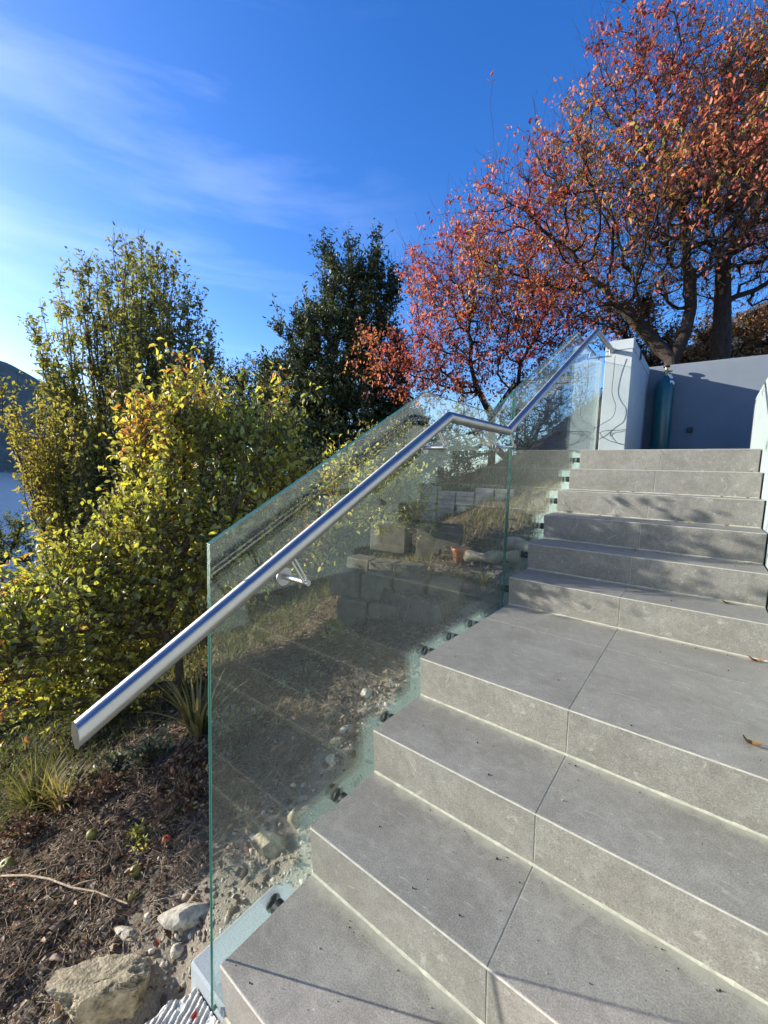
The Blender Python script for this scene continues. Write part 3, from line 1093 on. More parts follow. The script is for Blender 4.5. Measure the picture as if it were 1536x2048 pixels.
cab = thing('loose_cable', 'thin grey cable hanging in loops on the front of the pillar', 'cable', (0.08, 4.0, 2.0))
CC = Vector((0.08, 4.0, 2.0))
mb = MB()
for pts in ([(0.085, 3.985, 2.40), (0.082, 4.0, 2.25), (0.078, 4.005, 2.09), (0.10, 4.0, 2.0), (0.125, 3.99, 1.93), (0.105, 3.985, 1.83), (0.03, 3.98, 1.775),
             (-0.015, 3.975, 1.745), (-0.08, 3.97, 1.70), (-0.16, 3.97, 1.66)],
            [(0.219, 4.022, 1.715), (0.15, 4.012, 1.71), (0.06, 4.0, 1.708), (0.015, 3.985, 1.69), (0.03, 3.98, 1.655), (0.10, 4.0, 1.61), (0.217, 4.022, 1.575)],
            [(-0.015, 3.975, 1.745), (-0.012, 3.98, 1.70), (0.012, 3.985, 1.685)]):
    mb.tube([p - CC for p in smooth_path(pts)], 0.0026, 7)
mb.build('cable_run', M['rubber'], cab)


# ------------------------------------------------------------------ vegetation tools
LEAF_V = np.array([(0, 0, 0), (-0.24, 0.34, 0.05), (0.24, 0.34, 0.05), (0, 0.36, -0.03), (-0.20, 0.70, 0.02), (0.20, 0.70, 0.02),
                   (0, 0.70, -0.06), (0, 1.0, -0.16)], float)
LEAF_Q = np.array([(0, 3, 1), (0, 2, 3), (4, 6, 7), (6, 5, 7)])
LEAF_QQ = np.array([(1, 3, 6, 4), (3, 2, 5, 6)])


def frames(d, roll_up):
    """rotation matrices (n,3,3) whose columns are x,y(dir),z(face normal)"""
    y = unit(d)
    x = unit(np.cross(y, roll_up))
    z = np.cross(x, y)
    return np.stack([x, y, z], -1)


def leaf_arrays(pos, d, size, up=None, width=1.0, LV=LEAF_V):
    n = len(pos)
    k8 = len(LV)
    if up is None:
        up = unit(rng.normal(size=(n, 3)) * 0.75 + np.array([0, 0, 1.0]))
    Fm = frames(d, up)
    curl = rng.uniform(0.4, 2.6, (n, 1))
    V = np.broadcast_to(LV, (n, k8, 3)).copy()
    V[:, :, 0] *= width * rng.uniform(0.8, 1.2, (n, 1))
    V[:, :, 2] *= curl
    V = np.einsum('nij,nkj->nki', Fm, V) * size[:, None, None] + pos[:, None, :]
    return V, Fm


SIMPLE_V = np.array([(0, 0, 0), (-0.27, 0.42, 0.06), (0.27, 0.42, 0.06), (0, 1.0, -0.12)], float)
SIMPLE_F = np.array([(0, 3, 1), (0, 2, 3)])
_leafme = {}


def leaf_mesh_one(mat, width):
    key = (mat.name, width)
    if key not in _leafme:
        V = LEAF_V.copy()
        V[:, 0] *= width
        V[:, 2] *= 1.4
        _leafme[key] = np_mesh('leaf', V, [LEAF_Q, LEAF_QQ], mat, smooth=True)
    return _leafme[key]


def foliage(name, pos, d, size, mat, parent, tint=None, up=None, width=1.0, singles=0, single_mat=None, simple=False):
    """leaves as real little blades; the nearest `singles` of them are parts of their own"""
    base = np.array(parent.matrix_world.translation if parent.parent is None else parent.location, float) if parent else np.zeros(3)
    base = np.array(parent.location, float) if parent is not None else np.zeros(3)
    n = len(pos)
    if tint is None:
        tint = rng.random(n)
    if singles:
        dist = np.linalg.norm(pos - np.array(CAM), axis=1)
        order = np.argsort(dist)
        one, rest = order[:singles], order[singles:]
        me = leaf_mesh_one(single_mat, width)
        upn = unit(rng.normal(size=(len(one), 3)) * 0.6 + np.array([0, 0, 1.0]))
        Fm = frames(d[one], upn)
        for i, k in enumerate(one):
            ob = bpy.data.objects.new('leaf', me)
            COL.objects.link(ob)
            ob.parent = parent
            m = Matrix([[Fm[i][a][b] * size[k] for b in range(3)] + [pos[k][a] - base[a]] for a in range(3)] + [[0, 0, 0, 1]])
            ob.matrix_local = m
        pos, d, size, tint = pos[rest], d[rest], size[rest], tint[rest]
        up = up[rest] if up is not None else None
        n = len(pos)
    V, _ = leaf_arrays(pos, d, size, up, width, SIMPLE_V if simple else LEAF_V)
    k8 = V.shape[1]
    off = (np.arange(n) * k8)[:, None, None]
    fs = [(SIMPLE_F[None] + off).reshape(-1, 3)] if simple else [(LEAF_Q[None] + off).reshape(-1, 3), (LEAF_QQ[None] + off).reshape(-1, 4)]
    me = np_mesh(name, V.reshape(-1, 3) - base, fs, mat, np.repeat(tint, k8), True)
    ob = link(name, me, parent)
    ob['kind'] = 'stuff'
    return ob


def colonize(att, pos, par, step=0.18, infl=3.0, kill=0.25, iters=140, jit=0.25, cap=4500):
    P = [np.array(p, float) for p in pos]
    par = list(par)
    A = np.array(att, float)
    X = np.array(P)
    D = np.linalg.norm(A[:, None] - X[None], axis=2)
    near, dist = D.argmin(1), D.min(1)
    for it in range(iters):
        ok = dist < infl
        if not ok.any() or len(P) > cap:
            break
        idx = near[ok]
        v = unit(A[ok] - np.array(P)[idx])
        acc = np.zeros((len(P), 3))
        np.add.at(acc, idx, v)
        src = np.unique(idx)
        new = np.array(P)[src] + step * unit(unit(acc[src]) + rng.normal(size=(len(src), 3)) * jit)
        b = len(P)
        P += list(new)
        par += [int(s) for s in src]
        Dn = np.linalg.norm(A[:, None] - new[None], axis=2)
        m = Dn.min(1)
        upd = m < dist
        near = np.where(upd, Dn.argmin(1) + b, near)
        dist = np.minimum(dist, m)
        keep = dist > kill
        A, near, dist = A[keep], near[keep], dist[keep]
        if not len(A):
            break
    return np.array(P), np.array(par)


def in_blobs(blobs, n, shell=0.0):
    b = np.array(blobs)
    vol = b[:, 3] ** 2 * b[:, 4]
    k = rng.choice(len(b), n, p=vol / vol.sum())
    u = unit(rng.normal(size=(n, 3)))
    r = (shell ** 3 + (1 - shell ** 3) * rng.random(n)) ** (1 / 3)
    return b[k, :3] + u * r[:, None] * np.stack([b[k, 3], b[k, 3], b[k, 4]], 1)


def radii(P, par, tip=0.004, pw=2.3, rmax=0.13):
    n = len(P)
    r = np.zeros(n)
    kids = np.zeros(n, int)
    for i in range(n - 1, -1, -1):
        if r[i] == 0:
            r[i] = tip ** pw
        if par[i] >= 0:
            r[par[i]] += r[i]
            kids[par[i]] += 1
    return np.minimum(r ** (1 / pw), rmax), kids


def branch_mesh(name, P, par, r, mat, parent, n=5):
    """tapered limbs, one frustum per segment, rings shared along each limb"""
    base = np.array(parent.location, float)
    i = np.where(par >= 0)[0]
    p = par[i]
    main = {}
    for c in i:
        q = par[c]
        if q not in main or r[c] > r[main[q]]:
            main[q] = c
    ismain = np.array([main[par[c]] == c for c in i])
    tang = np.zeros_like(P)
    tang[i] = unit(P[i] - P[p])
    for q, c in main.items():
        tang[q] = unit((tang[q] + unit(P[c] - P[q]))[None])[0]
    r0 = np.where(ismain, r[p], np.minimum(r[p], r[i] * 1.15))
    t0 = np.where(ismain[:, None], tang[p], unit(P[i] - P[p]))

    def rings(c, t, rad):
        ref = np.array([0.37, 0.21, 0.11])
        a = unit(np.cross(t, ref))
        b = np.cross(t, a)
        th = np.arange(n) * 2 * np.pi / n
        return c[:, None] + rad[:, None, None] * (a[:, None] * np.cos(th)[None, :, None] + b[:, None] * np.sin(th)[None, :, None])
    V = np.concatenate([rings(P[p], t0, r0), rings(P[i], tang[i], r[i])], 1)
    m = len(i)
    k = np.arange(n)
    q = np.stack([k, (k + 1) % n, n + (k + 1) % n, n + k], 1)
    F = (q[None] + (np.arange(m) * 2 * n)[:, None, None]).reshape(-1, 4)
    return link(name, np_mesh(name, V.reshape(-1, 3) - base, [F], mat, smooth=True), parent)


def add_twigs(P, par, idx, count, length, spread, up=0.3, seg=3):
    """short side shoots grown from nodes idx; returns the extended skeleton and the new nodes"""
    Ps, pr, new = [P], [par], []
    b = len(P)
    src = rng.choice(idx, count)
    base_dir = unit(P[src] - P[np.maximum(par[src], 0)] + 1e-6)
    d = unit(base_dir + rng.normal(size=(count, 3)) * spread + np.array([0, 0, up]))
    L = length * rng.uniform(0.4, 1.3, count)
    cur, cp = P[src], src
    for s in range(seg):
        d = unit(d + rng.normal(size=(count, 3)) * 0.22 + np.array([0, 0, up * 0.3]))
        cur = cur + d * (L / seg)[:, None]
        Ps.append(cur)
        pr.append(cp)
        cp = b + np.arange(count)
        new.append(cp)
        b += count
    return np.concatenate(Ps), np.concatenate(pr).astype(int), np.concatenate(new)


def autumn_tree(name, label, trunk, trunk_par, blobs, n_att, n_twig, n_leaf, mat, leaf, tip=0.0035, singles=0, single_mat=None, twig_len=0.45, group=None, rmax=0.12, step=0.2, trunk_r=0.08, bare=None):
    base = trunk[0]
    t = thing(name, label, 'tree', base, group)
    att = in_blobs(blobs, n_att, 0.25)
    P, par = colonize(att, trunk, trunk_par, step, 4.0, step * 1.25, 130, 0.22)
    r, kids = radii(P, par, tip)
    thin = np.where(r < tip * 4)[0]
    P, par, tw = add_twigs(P, par, thin, n_twig, twig_len, 0.7, 0.35)
    n0 = len(r)
    high = np.where((r < tip * 3) & (P[:n0, 2] > np.quantile(P[:n0, 2], 0.55)))[0]
    P, par, tw2 = add_twigs(P, par, high, n_twig // 14, twig_len * 2.1, 0.35, 1.1, 5)
    tw = np.concatenate([tw, tw2[rng.random(len(tw2)) < 0.6]])
    r, kids = radii(P, par, tip * 0.55, 2.35, rmax)
    nt_ = len(trunk)
    r[:nt_] = np.maximum(r[:nt_], trunk_r * np.linspace(1.0, 0.62, nt_))
    thick = (r > 0.016)
    # trunk and limbs one part, the fine branching another
    keep = thick.copy()
    keep[par < 0] = True
    remap = -np.ones(len(P), int)
    remap[keep] = np.arange(keep.sum())
    pp = par[keep]
    pp = np.where(pp >= 0, remap[np.maximum(pp, 0)], -1)
    branch_mesh('trunk', P[keep], pp, r[keep], M['bark'], t, 9)
    par2 = np.where(thick, -1, par)
    bo = branch_mesh('branches', P, par2, r, M['bark'], t, 4)
    bo['kind'] = 'stuff'
    # leaves hang along the shoots
    src = np.repeat(rng.choice(tw, n_leaf // 4 + 1), 4)[:n_leaf]
    pos = P[src] + rng.normal(size=(n_leaf, 3)) * 0.042
    d = unit(P[src] - P[par[src]] + rng.normal(size=(n_leaf, 3)) * 0.9 + np.array([0, 0, -0.55]))
    clump = fbm(pos[:, 0] * 0.9, pos[:, 1] * 0.9, pos[:, 2] * 0.9, 3)
    tint = np.clip(0.5 + (clump - 0.5) * 1.9 + rng.normal(size=n_leaf) * 0.22, 0, 1)
    if bare:                                          # the inner, lower crown has already dropped most of its leaves
        c, rad = np.array(bare[:3]), bare[3]
        dist = np.linalg.norm((pos - c) / np.array([rad, rad, rad * 0.8]), axis=1)
        k = rng.random(len(pos)) < 0.22 + 0.78 * sstep(0.55, 1.15, dist)
        pos, d, tint = pos[k], d[k], tint[k]
        n_leaf = len(pos)
    foliage('leaves', pos, d, leaf * rng.uniform(0.45, 1.35, n_leaf), mat, t, tint, None, 1.1, singles, single_mat)
    return t


REDA = [(0.37, 7.8, 6.08, 1.04, 1.76), (-0.56, 7.11, 6.27, 0.86, 1.3), (-1.27, 6.45, 5.33, 0.92, 1.07), (-1.96, 5.87, 4.92, 0.74, 0.77),
        (-0.11, 7.25, 4.61, 1.29, 0.84), (-0.79, 7.09, 7.57, 0.4, 0.69), (-0.79, 6.65, 3.97, 0.96, 0.54), (-1.15, 6.75, 6.45, 0.55, 0.7), (-0.15, 7.4, 7.7, 0.6, 0.8), (0.23, 6.52, 4.8, 1.1, 1.01)]
REDA2 = [(0.93, 8.3, 6.72, 0.75, 1.69), (0.98, 8.09, 4.65, 0.7, 0.92), (0.95, 8.46, 7.94, 0.34, 0.54), (1.84, 8.92, 5.99, 1.06, 1.92),
         (0.6, 7.4, 5.2, 0.9, 1.2), (1.9, 8.0, 4.6, 0.9, 0.9)]
REDB = [(-3.41, 6.98, 4.45, 0.92, 0.98), (-2.62, 7.57, 4.29, 1.04, 0.98), (-3.86, 6.72, 5.12, 0.44, 0.59), (-3.28, 7.22, 5.63, 0.58, 0.59),
        (-2.0, 8.05, 4.31, 0.83, 0.79), (-4.09, 6.31, 3.25, 0.79, 0.49), (-4.56, 6.01, 3.72, 0.39, 0.29), (-3.3, 6.9, 3.08, 1.07, 0.49),
        (-1.91, 8.21, 5.1, 0.73, 0.69), (-2.08, 7.88, 3.43, 0.74, 0.59)]
autumn_tree('autumn_tree', 'large red and orange autumn tree whose dark trunk leans left behind the wall',
            [(0.31, 7.13, 2.3), (0.31, 7.12, 2.75), (0.30, 7.14, 3.05), (0.08, 7.14, 3.30), (-0.12, 7.05, 3.55), (-0.35, 6.95, 3.85), (0.42, 7.22, 3.4), (0.46, 7.28, 3.8), (0.42, 7.2, 4.25)],
            [-1, 0, 1, 2, 3, 4, 2, 6, 7], REDA, 2100, 6500, 20000, M['leaf_red'], 0.060, trunk_r=0.115, bare=(0.35, 7.0, 4.1, 1.7), singles=300, single_mat=M['leaf_red_one'], group='autumn trees behind the wall')
autumn_tree('autumn_tree', 'red autumn tree with the thick upright trunk at the right edge',
            [(0.85, 7.57, 2.3), (0.85, 7.56, 2.8), (0.86, 7.55, 3.3), (0.82, 7.6, 3.9), (0.78, 7.6, 4.5)],
            [-1, 0, 1, 2, 3], REDA2, 1700, 6000, 17000, M['leaf_red'], 0.062, trunk_r=0.15, bare=(1.0, 7.8, 4.2, 2.0), group='autumn trees behind the wall')
autumn_tree('autumn_tree', 'smaller pinkish red autumn tree overlapping the dark evergreen',
            [(-2.6, 7.5, 1.1), (-2.6, 7.5, 1.8), (-2.65, 7.5, 2.4), (-2.9, 7.4, 2.9), (-2.35, 7.65, 2.95)],
            [-1, 0, 1, 2, 2], REDB, 1300, 3600, 15500, M['leaf_pink'], 0.064, tip=0.0034, group='autumn trees behind the wall')

# dark evergreen
EVER = [(-6.4, 7.12, 5.79, 0.66, 0.54), (-6.24, 7.16, 5.08, 1.01, 0.84), (-6.45, 6.88, 4.11, 1.37, 0.96), (-6.64, 6.6, 3.03, 1.66, 1.08),
        (-6.0, 7.0, 2.22, 1.91, 1.08), (-7.15, 6.26, 3.37, 0.7, 0.72), (-5.83, 7.66, 6.65, 0.16, 0.38), (-6.81, 6.86, 6.19, 0.26, 0.34),
        (-6.35, 7.23, 6.39, 0.24, 0.3), (-5.7, 7.61, 5.34, 0.6, 0.84), (-7.47, 6.07, 3.83, 0.41, 0.48), (-6.48, 6.5, 1.12, 2.01, 0.96),
        (-5.63, 7.43, 3.43, 0.96, 1.44)]


def bushy(name, label, cat, base, blobs, n_att, n_twig, n_leaf, mat, leaf, bark, shell=0.35, group=None, step=0.22, tw=0.3, upleaf=0.35, width=0.85, tb=0.0, singles=0, single_mat=None, tip=0.003, rmax=0.09, simple=True, shoots=0):
    t = thing(name, label, cat, base, group)
    b = Vector(base)
    top = Vector(np.mean(np.array(blobs)[:, :3], axis=0))
    trunk = [tuple(b), tuple(b.lerp(top, 0.25)), tuple(b.lerp(top, 0.5))]
    P, par = colonize(in_blobs(blobs, n_att, shell), trunk, [-1, 0, 1], step, 5.0, step * 1.2, 120, 0.2)
    r, _ = radii(P, par, 0.004)
    thin = np.where(r < 0.016)[0]
    P, par, twn = add_twigs(P, par, thin, n_twig, tw, 0.65, 0.45)
    if shoots:
        hi = np.where((r < 0.02) & (P[:len(r), 2] > np.quantile(P[:, 2], 0.72)))[0]
        P, par, tw2 = add_twigs(P, par, hi, shoots, tw * 1.8, 0.25, 1.4, 6)
        twn = np.concatenate([twn, tw2, tw2])
    r, _ = radii(P, par, tip, 2.4, rmax)
    thick = r > 0.012
    keep = thick.copy()
    keep[par < 0] = True
    remap = -np.ones(len(P), int)
    remap[keep] = np.arange(keep.sum())
    pp = np.where(par[keep] >= 0, remap[np.maximum(par[keep], 0)], -1)
    if (pp >= 0).any():
        branch_mesh('trunk', P[keep], pp, r[keep], bark, t, 7)
    bo = branch_mesh('branches', P, np.where(thick, -1, par), r, bark, t, 4)
    bo['kind'] = 'stuff'
    src = rng.choice(twn, n_leaf)
    pos = P[src] + rng.normal(size=(n_leaf, 3)) * 0.03
    d = unit(P[src] - P[par[src]] + rng.normal(size=(n_leaf, 3)) * 0.8 + np.array([0, 0, upleaf]))
    cl = fbm(pos[:, 0] * 1.3, pos[:, 1] * 1.3, pos[:, 2] * 1.3, 3)
    tint = np.clip(0.45 + tb + (cl - 0.5) * 1.6 + rng.normal(size=n_leaf) * 0.22, 0, 1)
    foliage('leaves', pos, d, leaf * rng.uniform(0.6, 1.25, n_leaf), mat, t, tint, None, width, singles, single_mat, simple)
    return t


EVER += [(-5.83, 7.66, 6.55, 0.17, 0.50)] * 7 + [(-5.83, 7.66, 6.0, 0.2, 0.3)] * 3
bushy('evergreen_tree', 'dense dark evergreen tree with a narrow tip in the middle', 'tree', (-6.3, 6.9, -0.6), EVER, 1900, 12000, 85000,
      M['leaf_dark'], 0.10, M['bark'], 0.45, step=0.28, tw=0.34, upleaf=0.5, width=0.75, shoots=160)
HEDGE = [(-11.25, 6.94, 3.7, 0.65, 0.7), (-10.54, 7.45, 3.34, 0.89, 0.7), (-11.57, 6.8, 4.55, 0.36, 0.39), (-10.15, 7.81, 3.83, 0.45, 0.47),
         (-10.77, 7.16, 2.4, 1.32, 0.78)]
bushy('distant_tree', 'small dark tree in the gap between the olive tree and the evergreen', 'tree', (-10.7, 7.2, -2.2), HEDGE, 500, 2000, 12000,
      M['leaf_dark'], 0.11, M['bark'], 0.3, step=0.3, tw=0.6, upleaf=0.6, width=0.7)
bushy('dark_bush', 'round dark bush at the left edge above the lake shore', 'bush', (-10.85, 1.71, -3.6),
      [(-10.85, 1.66, -0.52, 0.75, 0.55), (-10.9, 1.1, -0.9, 0.9, 0.6), (-11.0, 0.4, -1.0, 0.9, 0.6), (-10.9, 1.5, -2.0, 1.1, 0.9)], 500, 1800, 8000,
      M['leaf_olive'], 0.085, M['bark'], 0.5, step=0.25, tw=0.3, upleaf=0.4, tb=-0.35)

# the olive-green tree of many upright stems
TIPS = [(-6.49, 2.2, 4.45), (-7.15, 2.18, 4.28), (-5.93, 2.22, 4.12), (-6.38, 2.65, 4.3), (-5.87, 2.65, 4.13), (-5.31, 2.53, 3.85), (-7.12, 1.93, 4.07),
        (-7.09, 1.67, 3.86), (-7.61, 1.6, 3.46), (-6.89, 1.33, 2.9), (-5.61, 3.05, 3.7), (-5.25, 2.99, 3.07), (-6.66, 2.86, 4.61), (-6.08, 3.1, 3.93),
        (-5.46, 2.15, 3.75), (-5.82, 1.84, 3.46), (-5.12, 2.35, 3.22), (-7.81, 1.98, 3.61), (-7.34, 2.59, 4.6), (-5.5, 3.14, 2.76)]
LOW = [(-7.0, 1.43, 2.33), (-6.25, 1.34, 0.99), (-6.72, 1.63, 2.16), (-6.74, 1.89, 2.39), (-5.95, 1.95, 2.01), (-5.89, 1.43, 1.54), (-6.54, 1.94, 1.44), (-7.05, 1.46, 1.79), (-6.09, 2.19, 1.75), (-6.71, 1.2, 1.75), (-6.85, 1.01, 2.07)]


def stem_tree(name, label, base, tips, extra, mat, leaf, per, side, start=0.22, tb=0.0, bend=0.35, thick=0.03):
    t = thing(name, label, 'tree', base)
    tips = np.array(tips)
    allt = [np.array(p) for p in tips]
    for _ in range(extra):
        a, b = tips[rng.integers(len(tips))], tips[rng.integers(len(tips))]
        k = rng.random()
        q = a * k + b * (1 - k) + rng.normal(size=3) * np.array([0.12, 0.12, 0.1])
        q[2] -= rng.random() ** 1.5 * 1.1
        allt.append(q)
    P, par = [np.array(base, float)], [-1]
    nodes, fr = [], []
    for q in allt:
        b0 = np.array(base) + np.append(rng.normal(size=2) * 0.14, 0)
        h = q - b0
        n = 12
        prev = 0
        for i in range(1, n + 1):
            s = i / n
            side_s = s ** (0.8 if bend else 1) * (1 - bend) + bend * s ** 0.45
            pt = b0 + np.array([h[0] * side_s, h[1] * side_s, h[2] * s]) + rng.normal(size=3) * 0.022
            P.append(pt)
            par.append(prev)
            prev = len(P) - 1
            if s > start:
                nodes.append(prev)
                fr.append(s)
    P, par = np.array(P), np.array(par)
    P, par, tw = add_twigs(P, par, np.array(nodes), side, 0.30, 0.45, 0.75)
    r, _ = radii(P, par, 0.0026, 2.2, thick)
    r[0] = thick
    thickm = r > 0.009
    keep = thickm.copy()
    keep[0] = True
    remap = -np.ones(len(P), int)
    remap[keep] = np.arange(keep.sum())
    pp = np.where(par[keep] >= 0, remap[np.maximum(par[keep], 0)], -1)
    branch_mesh('trunk', P[keep], pp, r[keep], M['bark2'], t, 7)
    bo = branch_mesh('branches', P, np.where(thickm, -1, par), r, M['bark2'], t, 4)
    bo['kind'] = 'stuff'
    src = np.concatenate([rng.choice(tw, int(per * 0.75)), rng.choice(np.array(nodes), int(per * 0.25))])
    n = len(src)
    pos = P[src] + rng.normal(size=(n, 3)) * 0.035
    d = unit(P[src] - P[par[src]] + rng.normal(size=(n, 3)) * 0.75)
    cl = fbm(pos[:, 0] * 1.2, pos[:, 1] * 1.2, pos[:, 2] * 1.2, 3)
    tint = np.clip(0.45 + tb + (cl - 0.5) * 1.2 + rng.normal(size=n) * 0.2 - 0.06 * (pos[:, 2] - 3), 0, 1)
    foliage('leaves', pos, d, leaf * rng.uniform(0.6, 1.25, n), mat, t, tint, None, 0.95)
    return t


stem_tree('olive_green_tree', 'tall olive green tree of many upright stems at the left', (-6.0, 2.2, -1.5), TIPS, 70, M['leaf_olive'], 0.068, 38000, 5600, 0.30)
stem_tree('golden_green_shrub', 'golden green shrub spreading left in front of the lake', (-5.9, 1.9, -1.9), LOW,
          80, M['leaf_gold'], 0.066, 24000, 3800, 0.35, 0.12, 0.3)

# the apple bush beside the glass
APPLE = [(-2.05, 0.10, 0.24, 0.24, 0.30), (-2.28, -0.12, 0.26, 0.26, 0.30), (-1.95, -0.22, 0.18, 0.2, 0.24), (-2.50, 0.86, 1.33, 0.15, 0.28), (-2.1, 1.15, 1.33, 0.32, 0.30), (-1.74, 1.42, 1.27, 0.27, 0.28), (-2.29, 0.94, 0.8, 0.43, 0.41),
         (-2.66, 0.55, 0.42, 0.34, 0.30), (-1.85, 1.28, 0.78, 0.39, 0.37), (-2.94, 0.35, 0.07, 0.32, 0.37), (-2.46, 0.71, 0.05, 0.41, 0.41),
         (-3.01, 0.24, -0.41, 0.23, 0.26), (-2.66, 0.5, -0.47, 0.33, 0.22), (-2.22, 0.93, 0.32, 0.33, 0.37), (-1.57, 1.52, 1.02, 0.2, 0.26),
         (-1.55, 2.16, 0.95, 0.26, 0.26), (-1.42, 2.63, 0.94, 0.30, 0.23), (-1.68, 1.77, 0.63, 0.2, 0.2)]
apple_bush = bushy('apple_bush', 'sunlit yellow green apple bush filling the left side beside the glass', 'bush', (-2.2, 1.0, -0.75), [(a_, b_, c_, d_ * 0.9, e_ * 0.9) for a_, b_, c_, d_, e_ in APPLE], 2200, 5200, 25000,
                   M['leaf_apple'], 0.051, M['bark2'], 0.0, step=0.11, tw=0.25, upleaf=0.25, width=1.0, tb=0.03, singles=300, single_mat=M['leaf_apple_one'], tip=0.0022, rmax=0.03, simple=False, shoots=230)

# russet hedge and other growth behind the wall
bushy('russet_hedge', 'russet brown hedge behind the autumn trunks', 'hedge', (0.3, 9.6, 2.5),
      [(-0.36, 9.25, 3.89, 0.49, 0.44), (0.4, 10.1, 3.99, 0.6, 0.45), (1.11, 10.66, 4.12, 0.6, 0.45), (1.78, 11.19, 4.24, 0.6, 0.5), (-0.82, 8.68, 4.19, 0.48, 0.43), (0.03, 9.49, 3.42, 0.88, 0.39), (1.2, 10.66, 3.52, 0.91, 0.4)], 700, 3600, 13000,
      M['leaf_brown'], 0.075, M['bark'], 0.3, step=0.2, tw=0.34, upleaf=0.2)
bushy('garden_shrub', 'dark shrub filling the gap behind the paver stack', 'shrub', (-3.4, 4.4, -0.6),
      [(-3.2, 4.7, 1.0, 0.7, 0.7), (-2.5, 5.2, 1.3, 0.6, 0.6), (-3.9, 4.2, 0.6, 0.8, 0.8), (-4.6, 3.8, 0.3, 0.8, 0.8), (-2.9, 4.6, 0.4, 0.7, 0.5)], 600, 3000, 15000,
      M['leaf_dark'], 0.075, M['bark2'], 0.4, step=0.2, tw=0.3, tb=0.15)
bushy('garden_shrub', 'dark green shrub low on the slope behind the apple bush', 'shrub', (-4.4, 2.6, -1.4),
      [(-4.3, 2.6, 0.1, 0.7, 0.7), (-5.0, 2.9, 0.3, 0.8, 0.7), (-3.9, 2.2, -0.5, 0.7, 0.6), (-4.6, 1.4, -0.9, 0.8, 0.6), (-4.4, 0.6, -1.2, 0.7, 0.6)], 600, 3000, 15000,
      M['leaf_olive'], 0.07, M['bark2'], 0.4, step=0.2, tw=0.3, tb=-0.2)
bushy('wild_shrub', 'loose brown green shrub seen through the farther glass panel', 'shrub', (-1.3, 5.8, 1.2),
      [(-1.5, 5.9, 2.0, 0.6, 0.5), (-2.3, 5.7, 1.8, 0.6, 0.5), (-0.9, 6.0, 2.2, 0.45, 0.55), (-3.2, 5.4, 1.5, 0.7, 0.5)], 400, 1500, 4200,
      M['leaf_olive'], 0.06, M['bark2'], 0.2, step=0.16, tw=0.35, tb=0.05)


# ------------------------------------------------------------------ houses
def house(name, label, c, rot, w, d, h, rise, over, wall, roofm, wins):
    t = thing(name, label, 'house', c)
    t.rotation_euler = (0, 0, rot)
    mb = MB()
    mb.prism([(-w / 2, 0), (w / 2, 0), (w / 2, h), (0, h + rise - 0.02), (-w / 2, h)], 'y', -d / 2, d / 2)
    mb.build('wall', wall, t)
    mb = MB()
    for s in (-1, 1):
        sl_ = rise / (w / 2)
        e = w / 2 + over
        mb.prism([(0, h + rise + 0.01), (s * e, h - over * sl_ + 0.01), (s * e, h - over * sl_ + 0.16), (0, h + rise + 0.17)], 'y', -d / 2 - over, d / 2 + over)
    mb.build('roof', roofm, t)
    for (x0, x1, z0, z1) in wins:
        mb = MB()
        f = 0.07
        y = -d / 2
        for a in ((x0 - f, x1 + f, z0 - f, z0), (x0 - f, x1 + f, z1, z1 + f), (x0 - f, x0, z0, z1), (x1, x1 + f, z0, z1)):
            mb.box(a[0], a[1], y - 0.04, y - 0.002, a[2], a[3])
        wf = mb.build('window', M['dark'], t)
        mb = MB()
        mb.box(x0, x1, y - 0.02, y - 0.003, z0, z1)
        mb.build('pane', M['window'], wf)
    return t


house('upper_house', 'white gabled house with a dark roof behind the autumn trunks', (0.2, 21.5, 3.2), math.radians(18), 3.6, 5.0, 2.3, 1.3, 0.5,
      M['house'], M['roof'], [(-1.2, -0.4, 0.7, 1.7), (0.4, 1.2, 0.7, 1.7)])
house('terrace_house', 'dark framed house with big blue windows at the right edge', (4.6, 23.5, 3.3), math.radians(-14), 6.0, 6.0, 3.9, 1.0, 0.9,
      M['dark'], M['dark'], [(-2.6, -0.4, 0.8, 3.6), (0.1, 2.4, 0.8, 3.6)])
house('shore_house', 'low house with a pale grey roof half hidden behind the golden shrub', (-28.0, 9.6, -4.9), math.radians(62), 4.4, 4.6, 2.2, 1.5, 0.4,
      M['house'], M['roof'], [(-1.2, 0.2, 0.7, 1.8)])

# little white houses on the far shore
fh = MB()
fh.prism([(-7, 0), (7, 0), (7, 5.5), (0, 9.5), (-7, 5.5)], 'y', -6, 6)
fhm = fh.mesh('far_house', M['house'])
fr_ = MB()
for s in (-1, 1):
    fr_.prism([(0, 9.6), (s * 7.8, 5.1), (s * 7.8, 5.7), (0, 10.2)], 'y', -6.5, 6.5)
frm = fr_.mesh('far_roof', M['roof'])
for k, (u_, w_) in enumerate([(-545, 120), (-500, 160), (-470, 110), (-440, 175), (-410, 130), (-380, 190), (-350, 150), (-330, 215), (-300, 165), (-270, 120),
                              (-585, 170), (-520, 215), (-455, 235), (-395, 250), (-240, 200), (-610, 60), (-360, 60), (-430, 40)]):
    x, y = HC + u_ * hu + w_ * hw
    t = thing('far_house', 'tiny white house on the shaded hillside across the lake', 'house', (x, y, float(hill_z(np.array(u_), np.array(w_)))), 'tiny houses across the lake')
    t.rotation_euler = (0, 0, rng.uniform(0, 3))
    link('wall', fhm, t)
    link('roof', frm, t)


